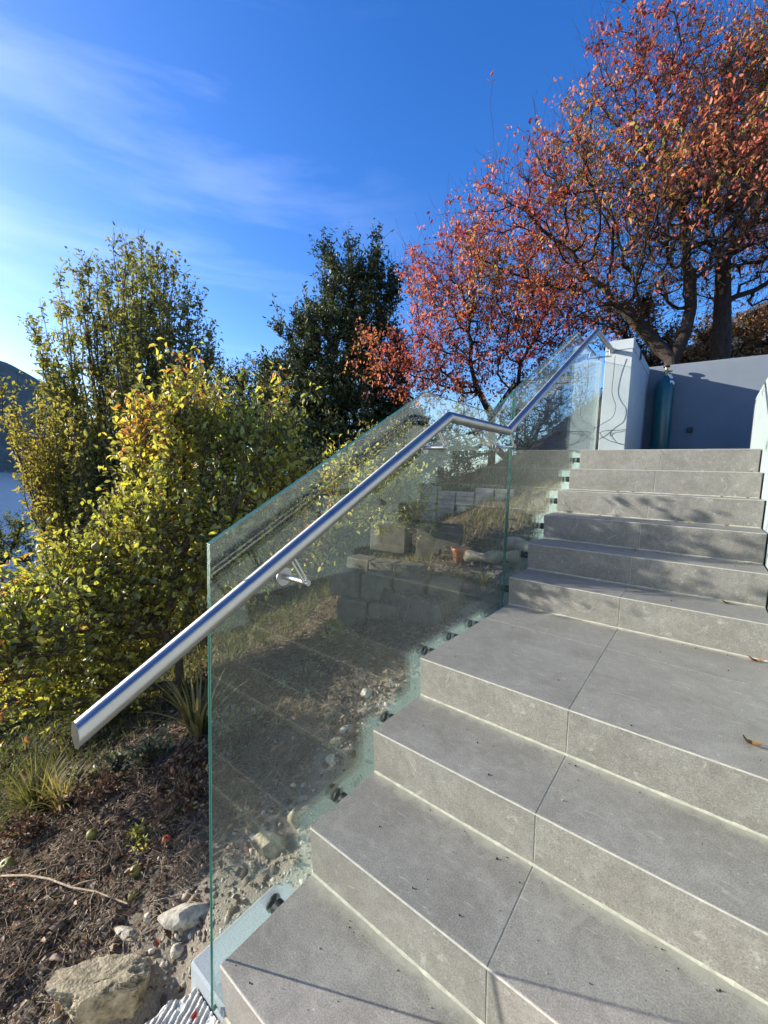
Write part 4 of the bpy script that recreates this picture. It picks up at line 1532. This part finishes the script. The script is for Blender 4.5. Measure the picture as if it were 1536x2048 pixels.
# ------------------------------------------------------------------ the garden seen through the glass
def rock_mesh(name, size, mat, seed, rough=0.25, sub=3):
    import bmesh
    bm = bmesh.new()
    bmesh.ops.create_icosphere(bm, subdivisions=sub, radius=1)
    V = np.array([v.co[:] for v in bm.verts])
    n = unit(V)
    k = 1 + rough * 2 * (fbm(n[:, 0] * 1.4 + seed, n[:, 1] * 1.4, n[:, 2] * 1.4 + 9, 4) - 0.5) + rough * 0.55 * (fbm(n[:, 0] * 6 + seed, n[:, 1] * 6, n[:, 2] * 6, 3) - 0.5) + rough * 0.28 * (fbm(n[:, 0] * 22 + seed, n[:, 1] * 22, n[:, 2] * 22, 3) - 0.5)
    # knock flat facets off
    q = unit(np.random.default_rng(seed).normal(size=(9, 3)))
    V = n * k[:, None]
    for a in q:
        s = V @ a
        V = V - np.maximum(0, s - 0.72)[:, None] * a * 0.85
    V = V * np.array(size)
    for v, c in zip(bm.verts, V):
        v.co = c
    me = bpy.data.meshes.new(name)
    bm.to_mesh(me)
    bm.free()
    me.polygons.foreach_set('use_smooth', [False] * len(me.polygons))
    me.materials.append(mat)
    return me


def rock(label, x, y, size, mat, seed, name='stone', rot=0, dz=0.0, cat='stone', sub=3, rough=0.25):
    z = float(ground_z(x, y)) + size[2] * 0.12 + dz
    o = link(name, rock_mesh(name, size, mat, seed, rough, sub), None, (x, y, z))
    o.rotation_euler = (rng.uniform(-.2, .2), rng.uniform(-.2, .2), rot)
    return tag(o, label, cat)


rock('big rough tan boulder lying at the bottom left corner', -0.40, -0.125, (0.150, 0.075, 0.066), M['rock'], 3, 'boulder', 0.75, 0.0, 'boulder', 6, 0.55)
rock('long pale slab of rock beside the rendered plinth', -0.37, 0.11, (0.10, 0.045, 0.035), M['rock_white'], 8, 'stone', 0.9, 0, 'stone', 4)
rock('flat white stone on the dead leaves', -0.52, -0.02, (0.055, 0.022, 0.016), M['rock_white'], 12, 'stone', 0.3, 0.01)
rock('small pale lump between the boulder and the plinth', -0.325, 0.05, (0.028, 0.022, 0.02), M['rock_white'], 15)
rock('wide rough stone beside the foot of the glass', -0.30, 0.385, (0.075, 0.05, 0.042), M['rock'], 21, 'stone', 0.5, 0.0, 'stone', 4)
rock('upright angular pale stone on the wide rough stone', -0.27, 0.47, (0.032, 0.026, 0.038), M['rock'], 23, 'stone', 0.2, 0.012)
rock('round yellowish stone behind the glass near the third step', -0.36, 0.76, (0.032, 0.026, 0.024), M['rock_white'], 27)
rock('long white stone leaning below the stair side', -0.40, 0.93, (0.026, 0.06, 0.03), M['rock_white'], 31, 'stone', -0.35, 0.0)
rock('brown flat stone with a dark shadow behind the glass', -0.40, 0.84, (0.024, 0.045, 0.022), M['rock'], 33, 'stone', -0.3)
rock('triangular pale stone in the shaded soil', -0.50, 1.16, (0.035, 0.03, 0.03), M['rock_white'], 36)

# scratched concrete pad in the corner
mb = MB()
nxc, nyc = 150, 260
cx = np.linspace(-0.27, -0.004, nxc)
cy = np.linspace(-0.50, 0.008, nyc)
CX, CY = np.meshgrid(cx, cy, indexing='ij')
edge = 0.05 * (fbm(CX * 9, CY * 9, 1.0) - 0.5)
ridge = 0.0028 * np.sign(np.sin((CX * 0.9 + CY * 0.45) * 420 + 2.5 * fbm(CX * 12, CY * 12, 3.0))) * (fbm(CX * 30, CY * 30, 5.0) > 0.42)
CZ = -0.188 + 0.10 * (CY + 0.1) * 0 + ridge + 0.012 * (fbm(CX * 14, CY * 14, 2.0) - 0.5) + 0.006 * (fbm(CX * 70, CY * 70, 6.0, 3) - 0.5) - 0.35 * sstep(0.17, 0.26, -CX + edge * 2 + 0.25 * (CY + 0.1))
ii = (np.arange(nxc - 1)[:, None] * nyc + np.arange(nyc - 1)[None]).ravel()
o = link('concrete_pad', np_mesh('concrete_pad', np.stack([CX, CY, CZ], -1).reshape(-1, 3), [np.stack([ii, ii + nyc, ii + nyc + 1, ii + 1], 1)], M['concrete']))
tag(o, 'scratched white concrete pad at the foot of the glass', 'concrete pad')

# block edging, slabs, paver stack, pot, log
bl = thing('block_edging', 'low edging of weathered concrete blocks in the garden behind the glass', 'block wall', (-0.9, 1.8, 0.2))
bme = MB()
bme.bevel_box(-0.116, 0.116, -0.09, 0.09, -0.096, 0.096, 0.012)
bme = bme.mesh('block', M['block'])
for row in range(3):
    for k in range(4):
        x = -1.30 + 0.240 * k + (0.10 if row % 2 else 0)
        y, z = 1.83 + 0.09 * k + 0.02 * row, 0.08 + 0.20 * row - 0.10
        b_ = link('block', bme, bl, (x + 0.9, y - 1.8, z - 0.2))
        b_.rotation_euler = (rng.uniform(-.02, .02), rng.uniform(-.02, .02), 0.36 + rng.uniform(-.04, .04))
bl2 = thing('block_edging', 'second row of split blocks set back behind the first edging', 'block wall', (-1.3, 2.25, 0.4))
for k in range(3):
    b_ = link('block', bme, bl2, (-0.17 + 0.23 * k, 0.03 * k, 0.0))
    b_.rotation_euler = (rng.uniform(-.03, .03), rng.uniform(-.03, .03), 0.12 + rng.uniform(-.05, .05))
sb = MB()
sb.bevel_box(-0.22, 0.22, -0.03, 0.03, 0, 0.36, 0.006)
o = sb.build('concrete_slab', M['block'], None, (-1.12, 2.95, 0.42))
o.rotation_euler = (-0.06, 0, 0.25)
tag(o, 'flat concrete slab standing upright in front of the paver stack', 'concrete slab')
sb = MB()
sb.bevel_box(-0.20, 0.20, -0.1, 0.1, 0, 0.30, 0.008)
o = sb.build('concrete_block', M['block'], None, (-1.72, 3.0, 0.42))
o.rotation_euler = (0, 0, 0.2)
tag(o, 'dark concrete block in shade left of the upright slab', 'concrete block')

pv = MB()
pv.bevel_box(-0.105, 0.105, -0.10, 0.10, 0.001, 0.053, 0.004)
pvm = pv.mesh('paver', M['paver'])
for cidx in range(8):
    rows = [8, 7, 7, 8, 8, 7, 8, 8][cidx]
    for rix in range(rows):
        x = -1.86 + 0.222 * cidx + rng.uniform(-.006, .006)
        y = 4.0 + 0.05 * cidx + rng.uniform(-.006, .006)
        o = link('paver', pvm, None, (x, y, 0.66 + 0.054 * rix))
        o.rotation_euler = (0, 0, 0.2 + rng.uniform(-.04, .04))
        top = rix == rows - 1
        nth = ['lowest', 'second', 'third', 'fourth', 'fifth', 'sixth', 'seventh', 'eighth']
        rowname = 'topmost grey paver' if top else nth[rix] + ' grey paver from the ground' if rix else 'lowest grey paver'
        colname = ['leftmost', 'second', 'third', 'fourth', 'fifth', 'sixth', 'seventh', 'eighth'][cidx]
        tag(o, rowname + ' in the ' + colname + ' column of the paver stack', 'paver', 'pavers in the stack')

pot = thing('terracotta_pot', 'small terracotta flower pot behind the glass', 'flower pot', (-0.80, 2.78, 0.475))
mb = MB()
mb.lathe([(0.0, 0.0), (0.052, 0.0), (0.072, 0.105), (0.080, 0.106), (0.083, 0.135), (0.074, 0.136), (0.070, 0.10), (0.0, 0.095)], 28)
mb.build('pot_body', M['terracotta'], pot)
mb = MB()
mb.lathe([(0.0, 0.112), (0.04, 0.116), (0.069, 0.108)], 16)
mb.build('soil', M['soil'], pot)
mb = MB()
for k in range(7):
    a = rng.uniform(0, 6.28)
    mb.tube(smooth_path([(0, 0, 0.11), (0.03 * math.cos(a), 0.03 * math.sin(a), 0.15), (0.07 * math.cos(a), 0.07 * math.sin(a), 0.16 + rng.uniform(-.02, .03))], 4), 0.002, 5)
mb.build('dry_stalks', M['twig'], pot)

mb = MB()
pts = smooth_path([(-0.72, 2.72, 0.55), (-0.55, 2.74, 0.565), (-0.40, 2.78, 0.59), (-0.27, 2.80, 0.60)], 6)
rad = [0.045 + 0.012 * math.sin(i * 0.9) for i in range(len(pts))]
c0 = pts[0]
mb.tube([p - c0 for p in pts], rad, 14)
tag(mb.build('driftwood_log', M['wood'], None, c0), 'pale weathered log lying beside the terracotta pot', 'log')
mb = MB()
pts = smooth_path([(-0.46, 2.92, 0.66), (-0.34, 2.90, 0.69), (-0.22, 2.86, 0.66)], 5)
c0 = pts[0]
mb.tube([p - c0 for p in pts], [0.05, 0.055, 0.06, 0.055, 0.06, 0.055, 0.05, 0.05, 0.045, 0.04, 0.03], 12)
tag(mb.build('driftwood_log', M['wood'], None, c0), 'shorter log behind the pale one against the stair side', 'log')


# ------------------------------------------------------------------ litter, pebbles, twigs
def scatter_xy(n, x0, x1, y0, y1):
    x = rng.uniform(x0, x1, n)
    y = rng.uniform(y0, y1, n)
    return x, y


def on_ground(x, y, h=0.004):
    return np.stack([x, y, ground_z(x, y) + h], 1)


x, y = scatter_xy(70000, -3.4, -0.06, -0.9, 3.6)
dens = fbm(x * 1.5, y * 1.5, 6.0)
near_st = sstep(0.10, 0.75, -x) * (1 - sstep(0.55, 0.7, y) * sstep(-0.36, -0.28, x))                      # less litter on the dug soil by the stair
keep = rng.random(len(x)) < (0.12 + 0.88 * near_st) * np.clip(0.35 + 1.3 * (dens - 0.3), 0.1, 1)
x, y = x[keep], y[keep]
n = len(x)
pos = on_ground(x, y, 0.0) + np.stack([np.zeros(n), np.zeros(n), rng.uniform(0.0, 0.02, n)], 1)
d = unit(np.stack([rng.normal(size=n), rng.normal(size=n), rng.normal(size=n) * 0.45], 1))
lit = foliage('leaf_litter', pos, d, 0.022 * rng.uniform(0.35, 1.6, n) ** 1.3, M['litter'], None, np.clip(rng.beta(1.1, 1.45, n), 0, 1), None, 0.9, simple=False)
tag(lit, 'brown dead leaves strewn over the garden bank', 'leaf litter', kind='stuff')

import bmesh
bm = bmesh.new()
bmesh.ops.create_icosphere(bm, subdivisions=1, radius=1)
PV = np.array([v.co[:] for v in bm.verts])
PF = np.array([[v.index for v in f.verts] for f in bm.faces])
bm.free()


def pebbles(name, pos, size, mat, label, cat, flat=0.65, tint=None):
    n = len(pos)
    V = np.broadcast_to(PV, (n, len(PV), 3)) * (1 + rng.normal(size=(n, len(PV), 1)) * 0.16)
    Fm = frames(rng.normal(size=(n, 3)), rng.normal(size=(n, 3)))
    sc = size[:, None] * np.stack([rng.uniform(.7, 1.4, n), rng.uniform(.7, 1.2, n), rng.uniform(.5, .9, n)], 1)
    V = np.einsum('nij,nkj->nki', Fm, V * sc[:, None]) + pos[:, None]
    F = (PF[None] + (np.arange(n) * len(PV))[:, None, None]).reshape(-1, 3)
    tint = rng.random(n) if tint is None else tint
    o = link(name, np_mesh(name, V.reshape(-1, 3), [F], mat, np.repeat(tint, len(PV))))
    return tag(o, label, cat, kind='stuff')


x1, y1 = scatter_xy(9000, -1.3, -0.05, -0.5, 2.0)
k = (rng.random(len(x1)) < (1.0 - 0.9 * sstep(0.2, 0.8, -x1))) & ~((y1 > 0.55) & (x1 > -0.33))
x1, y1 = x1[k], y1[k]
sz = 0.0035 * (1 + rng.pareto(2.6, len(x1)))
sz = np.minimum(sz, 0.015)
pebbles('gravel', on_ground(x1, y1, 0.0), sz, M['pebble'], 'small stones and clods in the dug soil by the stair', 'gravel')
x1, y1 = scatter_xy(5200, -2.2, -0.06, -0.8, 2.6)
M['clod'] = mat_tint('soil_clod', [(0.0, (0.045, 0.032, 0.021)), (0.7, (0.12, 0.09, 0.06)), (1.0, (0.24, 0.19, 0.13))], 0.95, 0.8)
pebbles('soil_clods', on_ground(x1, y1, -0.004), 0.008 * (0.5 + rng.pareto(3.0, len(x1))).clip(0, 3.2), M['clod'], 'crumbly clods of soil on the bank', 'soil clods')
x1, y1 = scatter_xy(420, -0.75, -0.45, -0.75, 0.0)
pebbles('grey_gravel', on_ground(x1, y1, 0.004), 0.006 * rng.uniform(0.4, 1.6, len(x1)), M['pebble'], 'grey gravel in the bottom left corner', 'gravel', tint=rng.uniform(0.2, 0.8, len(x1)))


def twigs(name, n, box, length, rad, mat, label, cat, lift=0.02):
    x, y = scatter_xy(n, *box)
    a = rng.uniform(0, 2 * np.pi, n)
    L = length * rng.uniform(0.3, 1.4, n)
    pts = []
    for s in (-0.5, -0.15, 0.2, 0.5):
        px = x + np.cos(a) * L * s + rng.normal(size=n) * L * 0.05
        py = y + np.sin(a) * L * s + rng.normal(size=n) * L * 0.05
        pts.append(np.stack([px, py, ground_z(px, py) + rng.uniform(0.002, lift, n)], 1))
    V, F = [], []
    r = rad * rng.uniform(0.5, 1.5, n)
    for j, c in enumerate(pts):
        rr = r * (1.1 - 0.22 * j)
        q = pts[min(j + 1, 3)] - pts[max(j - 1, 0)]
        t = unit(q)
        e1 = unit(np.cross(t, np.array([0.1, 0.2, 1.0])))
        e2 = np.cross(t, e1)
        V.append(np.stack([c + rr[:, None] * (e1 * math.cos(w) + e2 * math.sin(w)) for w in (0, 2.09, 4.19)], 1))
    V = np.stack(V, 1).reshape(n, 12, 3)
    q = np.array([(3 * j + i, 3 * j + (i + 1) % 3, 3 * j + 3 + (i + 1) % 3, 3 * j + 3 + i) for j in range(3) for i in range(3)])
    F = (q[None] + (np.arange(n) * 12)[:, None, None]).reshape(-1, 4)
    o = link(name, np_mesh(name, V.reshape(-1, 3), [F], mat))
    return tag(o, label, cat, kind='stuff')


twigs('dark_twig_litter', 5000, (-2.4, -0.5, -0.8, 2.4), 0.14, 0.0013, M['bark2'], 'dark dead stems tangled over the bank', 'twigs', 0.035)
twigs('twig_litter', 9000, (-2.4, -0.42, -0.8, 2.4), 0.12, 0.0011, M['twig'], 'thin dry twigs and stalks scattered over the bank', 'twigs')

mb = MB()
pts = [(-1.30, -0.20), (-1.13, -0.150), (-1.02, -0.108), (-0.88, -0.075), (-0.78, -0.030), (-0.60, 0.012)]
pp = [(a, b, float(ground_z(a, b)) + 0.03 + 0.012 * (i % 2)) for i, (a, b) in enumerate(pts)]
c0 = Vector(pp[0])
pl_ = [Vector(p) - c0 for p in pp]
mb.tube(pl_, [0.0042, 0.0040, 0.0037, 0.0034, 0.003, 0.0022], 7)
for i, (dx, dy, dz_) in ((1, (0.06, 0.05, 0.03)), (2, (0.05, -0.06, 0.012)), (3, (0.07, 0.06, 0.03)), (4, (0.05, -0.03, 0.02))):
    q = pl_[i]
    mb.tube([q, q + Vector((dx * 0.5, dy * 0.5, dz_ * 0.7)), q + Vector((dx, dy, dz_))], [0.0024, 0.0018, 0.001], 5)
tag(mb.build('long_stick', M['twig'], None, c0), 'long pale stick lying across the dead leaves', 'stick')


def fruit(label, x, y, r, mat, z=None, name='fallen_apple', group=None):
    mb = MB()
    prof = [(0.001, -0.86), (0.25, -0.93), (0.55, -0.82), (0.85, -0.45), (1.0, 0.02), (0.94, 0.45), (0.66, 0.82), (0.32, 0.90), (0.10, 0.78), (0.001, 0.72)]
    mb.lathe([(a * r, b * r) for a, b in prof], 16)
    zz = float(ground_z(x, y)) + r * 0.75 if z is None else z
    o = mb.build(name, mat, None, (x, y, zz))
    o.rotation_euler = (rng.uniform(-.6, .6), rng.uniform(-.6, .6), rng.uniform(0, 6))
    mb = MB()
    mb.tube([(0, 0, r * 0.72), (r * 0.06, 0, r * 0.95), (r * 0.16, 0, r * 1.15)], r * 0.05, 6)
    mb.build('stalk', M['twig'], o)
    return tag(o, label, 'apple', group)


fruit('green apple at the left edge of the leaf litter', -1.40, -0.165, 0.029, M['apple'])
fruit('yellow green apple half buried left of the long stick', -1.10, 0.06, 0.021, M['apple'])
fruit('green apple in the middle of the leaf litter', -0.72, 0.085, 0.020, M['apple'])
fruit('small green windfall just above the long stick', -0.64, 0.045, 0.017, M['apple'])
fruit('small orange red windfall apple in the dark soil', -0.74, 0.21, 0.019, M['apple_red'])
for k, (x, y, z) in enumerate([(-2.35, 0.52, 0.68), (-2.48, 0.40, 0.10), (-2.68, 0.18, -0.18), (-2.42, 0.45, 0.36), (-2.62, 0.26, -0.42), (-2.05, 0.80, 0.62)]):
    fruit('green apple hanging among the leaves of the apple bush', x, y, 0.036, M['apple'], z, 'hanging_apple', 'apples on the bush')


# tufts and low plants
def tuft(name, label, cat, x, y, n, h, spread, mat, z=None, w=0.006, droop=0.6, tb=0.0):
    zz = float(ground_z(x, y)) if z is None else z
    t = thing(name, label, cat, (x, y, zz))
    a = rng.uniform(0, 2 * np.pi, n)
    r0 = spread * 0.18 * np.sqrt(rng.random(n))
    L = h * rng.uniform(0.5, 1.15, n)
    lean = spread * rng.uniform(0.15, 1.0, n)
    V, F = [], []
    seg = 6
    for j in range(seg + 1):
        s = j / seg
        out = r0 + lean * s ** 1.7
        zz_ = L * (s - droop * 0.45 * s ** 3 * (lean / spread))
        c = np.stack([np.cos(a) * out, np.sin(a) * out, zz_], 1)
        side = np.stack([-np.sin(a), np.cos(a), np.zeros(n)], 1) * (w * (1 - s ** 2) + 0.0004)
        V.append(np.stack([c - side, c + side], 1))
    V = np.stack(V, 1).reshape(n, 2 * (seg + 1), 3)
    q = np.array([(2 * j, 2 * j + 1, 2 * j + 3, 2 * j + 2) for j in range(seg)])
    F = (q[None] + (np.arange(n) * 2 * (seg + 1))[:, None, None]).reshape(-1, 4)
    tint = np.clip(rng.random(n) * 0.8 + tb + 0.1, 0, 1)
    ob = link('blades', np_mesh('blades', V.reshape(-1, 3), [F], mat, np.repeat(tint, 2 * (seg + 1)), True), t)
    ob['kind'] = 'stuff'
    return t


tuft('grass_tuft', 'pale green arching grass at the left edge below the bush', 'grass tuft', -1.78, 0.02, 170, 0.30, 0.26, M['blade'], w=0.004)
tuft('grass_tuft', 'golden dry grass tuft right of the green one', 'grass tuft', -1.60, 0.08, 90, 0.26, 0.17, M['blade'], w=0.0035, tb=0.5)
tuft('spiky_plant', 'spiky plant with brown dead leaf bases under the handrail', 'plant', -1.25, 0.62, 60, 0.34, 0.30, M['blade'], w=0.009, droop=0.3, tb=0.2)
tuft('grass_tuft', 'dry grass tuft in front of the log', 'grass tuft', -0.42, 2.45, 60, 0.16, 0.11, M['blade'], w=0.003, tb=0.4)
for k, (x, y) in enumerate([(-0.95, 2.1), (-0.75, 2.2), (-1.05, 2.25), (-0.6, 2.35)]):
    tuft('weed_tuft', 'low sunlit weeds on top of the block edging', 'weeds', x, y, 70, 0.09, 0.13, M['blade'], w=0.004, tb=-0.05)['group'] = 'weeds on the block edging'


def low_plant(label, x, y, r, n, leaf, mat, h, cat='plant', name='silver_plant'):
    z = float(ground_z(x, y))
    t = thing(name, label, cat, (x, y, z))
    P, par = [np.array((x, y, z))], [-1]
    nodes = []
    for i in range(int(n / 34)):
        a, el = rng.uniform(0, 6.28), rng.uniform(0.15, 1.4)
        dirv = np.array((math.cos(a) * math.cos(el), math.sin(a) * math.cos(el), math.sin(el)))
        L = rng.uniform(0.5, 1.0)
        prev = 0
        for s in range(1, 5):
            q = P[0] + dirv * np.array((r, r, h)) * L * s / 4 + rng.normal(size=3) * 0.008
            P.append(q)
            par.append(prev)
            prev = len(P) - 1
            if s > 1:
                nodes.append(prev)
    P, par = np.array(P), np.array(par)
    st = branch_mesh('stems', P, par, np.full(len(P), 0.0016), M['bark2'], t, 4)
    st['kind'] = 'stuff'
    src = rng.choice(nodes, n)
    pos = P[src] + rng.normal(size=(n, 3)) * 0.014
    d = unit(P[src] - P[par[src]] + rng.normal(size=(n, 3)) * 0.015 + unit(rng.normal(size=(n, 3))) * 0.05 + np.array((0, 0, 0.02)))
    foliage('leaves', pos, d, leaf * rng.uniform(0.6, 1.3, n), mat, t, rng.random(n), None, 0.8)
    return t


low_plant('silvery low plant under the end of the handrail', -1.38, 0.42, 0.17, 650, 0.026, M['leaf_silver'], 0.15)
low_plant('grey green low plant in shade between the spiky plant and the glass', -1.00, 0.68, 0.20, 800, 0.026, M['leaf_silver'], 0.15)
low_plant('drooping silver leaved plant left of the handrail end', -1.60, 0.30, 0.17, 600, 0.034, M['leaf_silver'], 0.16)
low_plant('withered brown plant on the bank below the handrail', -1.02, 0.42, 0.17, 450, 0.028, M['litter'], 0.13, 'plant', 'withered_plant')
low_plant('dry brown stalks on the bank near the green grass tuft', -1.35, 0.16, 0.16, 420, 0.026, M['litter'], 0.15, 'plant', 'withered_plant')
low_plant('dead leafy stems on the bank above the orange windfall', -0.85, 0.36, 0.17, 420, 0.028, M['litter'], 0.16, 'plant', 'withered_plant')
low_plant('bent dry stems at the left edge above the long stick', -1.50, -0.05, 0.15, 380, 0.026, M['litter'], 0.13, 'plant', 'withered_plant')
low_plant('low green weeds in the soil seen through the glass', -0.95, 1.15, 0.20, 500, 0.024, M['leaf_silver'], 0.10, 'weeds', 'weed_patch')
low_plant('yellowish dead weeds by the long white stone', -0.42, 0.95, 0.13, 380, 0.024, M['litter'], 0.05, 'weeds', 'weed_patch')
low_plant('small green weeds in the shade left of the orange windfall', -0.86, 0.17, 0.08, 200, 0.016, M['leaf_apple'], 0.04, 'weeds', 'weed_patch')
low_plant('leafy weeds at the foot of the block edging', -1.15, 1.62, 0.14, 260, 0.035, M['leaf_apple'], 0.14, 'weeds', 'weed_patch')


def undergrowth(name, label, n, box, h, w, tb, keep, mat):
    x, y = scatter_xy(n, *box)
    k = rng.random(n) < keep(x, y)
    x, y = x[k], y[k]
    n = len(x)
    a = rng.uniform(0, 2 * np.pi, n)
    L = h * rng.uniform(0.4, 1.3, n)
    lean = L * rng.uniform(0.2, 1.0, n)
    z = ground_z(x, y)
    V = []
    for s in (0, 0.4, 0.75, 1.0):
        c = np.stack([x + np.cos(a) * lean * s ** 1.6, y + np.sin(a) * lean * s ** 1.6, z + L * (s - 0.35 * s ** 3)], 1)
        sd = np.stack([-np.sin(a), np.cos(a), 0 * a], 1) * (w * (1.02 - s))
        V.append(np.stack([c - sd, c + sd], 1))
    V = np.stack(V, 1).reshape(n, 8, 3)
    q = np.array([(2 * j, 2 * j + 1, 2 * j + 3, 2 * j + 2) for j in range(3)])
    F = (q[None] + (np.arange(n) * 8)[:, None, None]).reshape(-1, 4)
    o = link(name, np_mesh(name, V.reshape(-1, 3), [F], mat, np.repeat(np.clip(rng.random(n) * 0.8 + tb, 0, 1), 8), True))
    return tag(o, label, 'grass', kind='stuff')


undergrowth('rough_grass', 'rough yellowing grass on the upper garden slope behind the glass', 26000, (-4.5, -0.08, 2.6, 6.2), 0.13, 0.0035, 0.2,
            lambda x, y: np.clip(fbm(x * 1.2, y * 1.2, 3.0) * 2 - 0.35, 0.05, 1) * sstep(2.7, 3.6, y + 0.35 * x + 1.2), M['blade'])
undergrowth('bank_weeds', 'dark weeds on the bank falling away below the bush', 16000, (-5.5, -1.7, -1.5, 3.5), 0.13, 0.006, -0.1,
            lambda x, y: sstep(1.7, 2.3, -x + 0.2 * fbm(x * 2, y * 2, 1.0)), M['blade'])


# ------------------------------------------------------------------ leaves and dirt on the steps
def fallen(label, x, y, z, s, rot, roll, mat, seed, group=None):
    r2 = np.random.default_rng(seed)
    mb = MB()
    n = 7
    v = []
    for i in range(n):
        t = i / (n - 1)
        env = s * 0.30 * math.sin(math.pi * (0.05 + 0.93 * t)) ** 0.7
        wl, wr = env * r2.uniform(0.6, 1.15), env * r2.uniform(0.55, 1.15)
        tw_ = roll * 1.5 * (t - 0.4)
        bend = s * roll * ((t - 0.5) ** 2 * 1.2 + 0.10 * math.sin(5 * t + seed))
        v += [(-wl, s * (t - 0.5), bend + wl * (0.5 * roll + tw_)), (s * 0.06 * math.sin(3 * t), s * (t - 0.5), bend),
              (wr, s * (t - 0.5), bend + wr * (0.7 * roll - tw_ * 0.6) + r2.uniform(0, .003))]
    f = []
    for i in range(n - 1):
        for a in (0, 1):
            f.append([3 * i + a, 3 * i + a + 1, 3 * i + a + 4, 3 * i + a + 3])
    mb.add(v, f, 0, True)
    o = mb.build('fallen_leaf', mat, None, (x, y, z + 0.0025), recalc=False)
    o.rotation_euler = (0, r2.uniform(-.1, .1), rot)
    mb = MB()
    b0 = s * roll * 0.25
    mb.tube([(0, -s * 0.49, b0), (0.003, -s * 0.62, b0 + 0.004), (0.008, -s * 0.78, b0 + 0.003)], 0.0009, 5)
    mb.build('leaf_stalk', M['twig'], o)
    return tag(o, label, 'leaf', group)


L3, ZL = 3 * GO, 3 * RISE
fallen('curled yellow leaf lying on the landing near the right edge', 1.030, 1.05, ZL, 0.050, 0.85, 0.9, M['stone_leaf'], 1)
fallen('brown curled leaf at the foot of the upper flight', 1.090, 1.82, ZL, 0.050, 1.4, 0.8, M['stone_leaf'], 2)
fallen('orange leaf on the first step above the landing', 0.985, YF + 0.26, ZL + RISE2, 0.042, 1.1, 0.7, M['stone_leaf'], 3)
for k, (xx, st, yy) in enumerate([(0.62, 6, 0.17), (0.55, 7, 0.27), (0.80, 8, 0.25), (0.98, 8, 0.27), (0.45, 9, 0.26), (0.30, 8, 0.24), (1.08, 9, 0.26), (0.95, 9, 0.27), (0.35, 9, 0.27),
                                  (0.70, 9, 0.27), (1.10, 10, 0.26), (1.08, 7, 0.25)]):
    yb, zb = STEPS[st][0], STEPS[st][1]
    side = 'near the wall' if xx > 0.9 else 'right of the tile joint' if xx > 0.6 else 'left of the tile joint' if xx < 0.5 else 'by the tile joint'
    more = ', farther from the wall' if xx in (0.95,) else ', farthest left' if xx == 0.35 else ''
    fallen('shrivelled leaf on the %s tread above the landing %s%s' % (['first', 'second', 'third', 'fourth', 'fifth'][st - 6], side, more), xx, yb + yy, zb, 0.024, rng.uniform(1, 2.2), 0.8, M['stone_leaf'], 20 + k, 'shrivelled leaves on the upper treads')

pos, tt, sz = [], [], []
for k in range(480):
    st = rng.choice([2, 3, 4, 5, 5, 6, 7, 8])
    y0, z0, r_, y1_ = STEPS[st]
    back = rng.random() < 0.3
    yy = y1_ - abs(rng.normal()) * 0.02 - 0.004 if back else rng.uniform(y0 + 0.012, y1_)
    s = 0.0010 * (1 + rng.pareto(2.5))
    s = min(s, 0.0034)
    pos.append((rng.uniform(0.01, WID - 0.02), yy, z0 + s * 0.5))
    sz.append(s)
    tt.append(0.2 if rng.random() < 0.72 else 1.0)
pebbles('dirt_crumbs', np.array(pos), np.array(sz), M['crumb'], 'dark crumbs of soil and grit on the treads', 'dirt crumbs', tint=np.array(tt))

rl = fallen('bright red leaf on the scratched concrete pad', -0.075, -0.03, -0.195, 0.032, 0.6, 0.8, M['leaf_red_one'], 61)


# ------------------------------------------------------------------ the air over the lake
HZ = bpy.data.materials.new('pale_air')
HZ.use_nodes = True
hn = HZ.node_tree
hn.nodes.clear()
ho = hn.nodes.new('ShaderNodeOutputMaterial')
hv = hn.nodes.new('ShaderNodeVolumePrincipled')
hv.inputs['Color'].default_value = (0.30, 0.55, 1.0, 1)
hv.inputs['Density'].default_value = 0.000022
hv.inputs['Anisotropy'].default_value = 0.0
hn.links.new(hv.outputs[0], ho.inputs['Volume'])
mb = MB()
mb.box(-7600, 7600, -7600, 9600, -54, 640)
tag(mb.build('haze', HZ), kind='stuff')
S.cycles.volume_bounces = 0
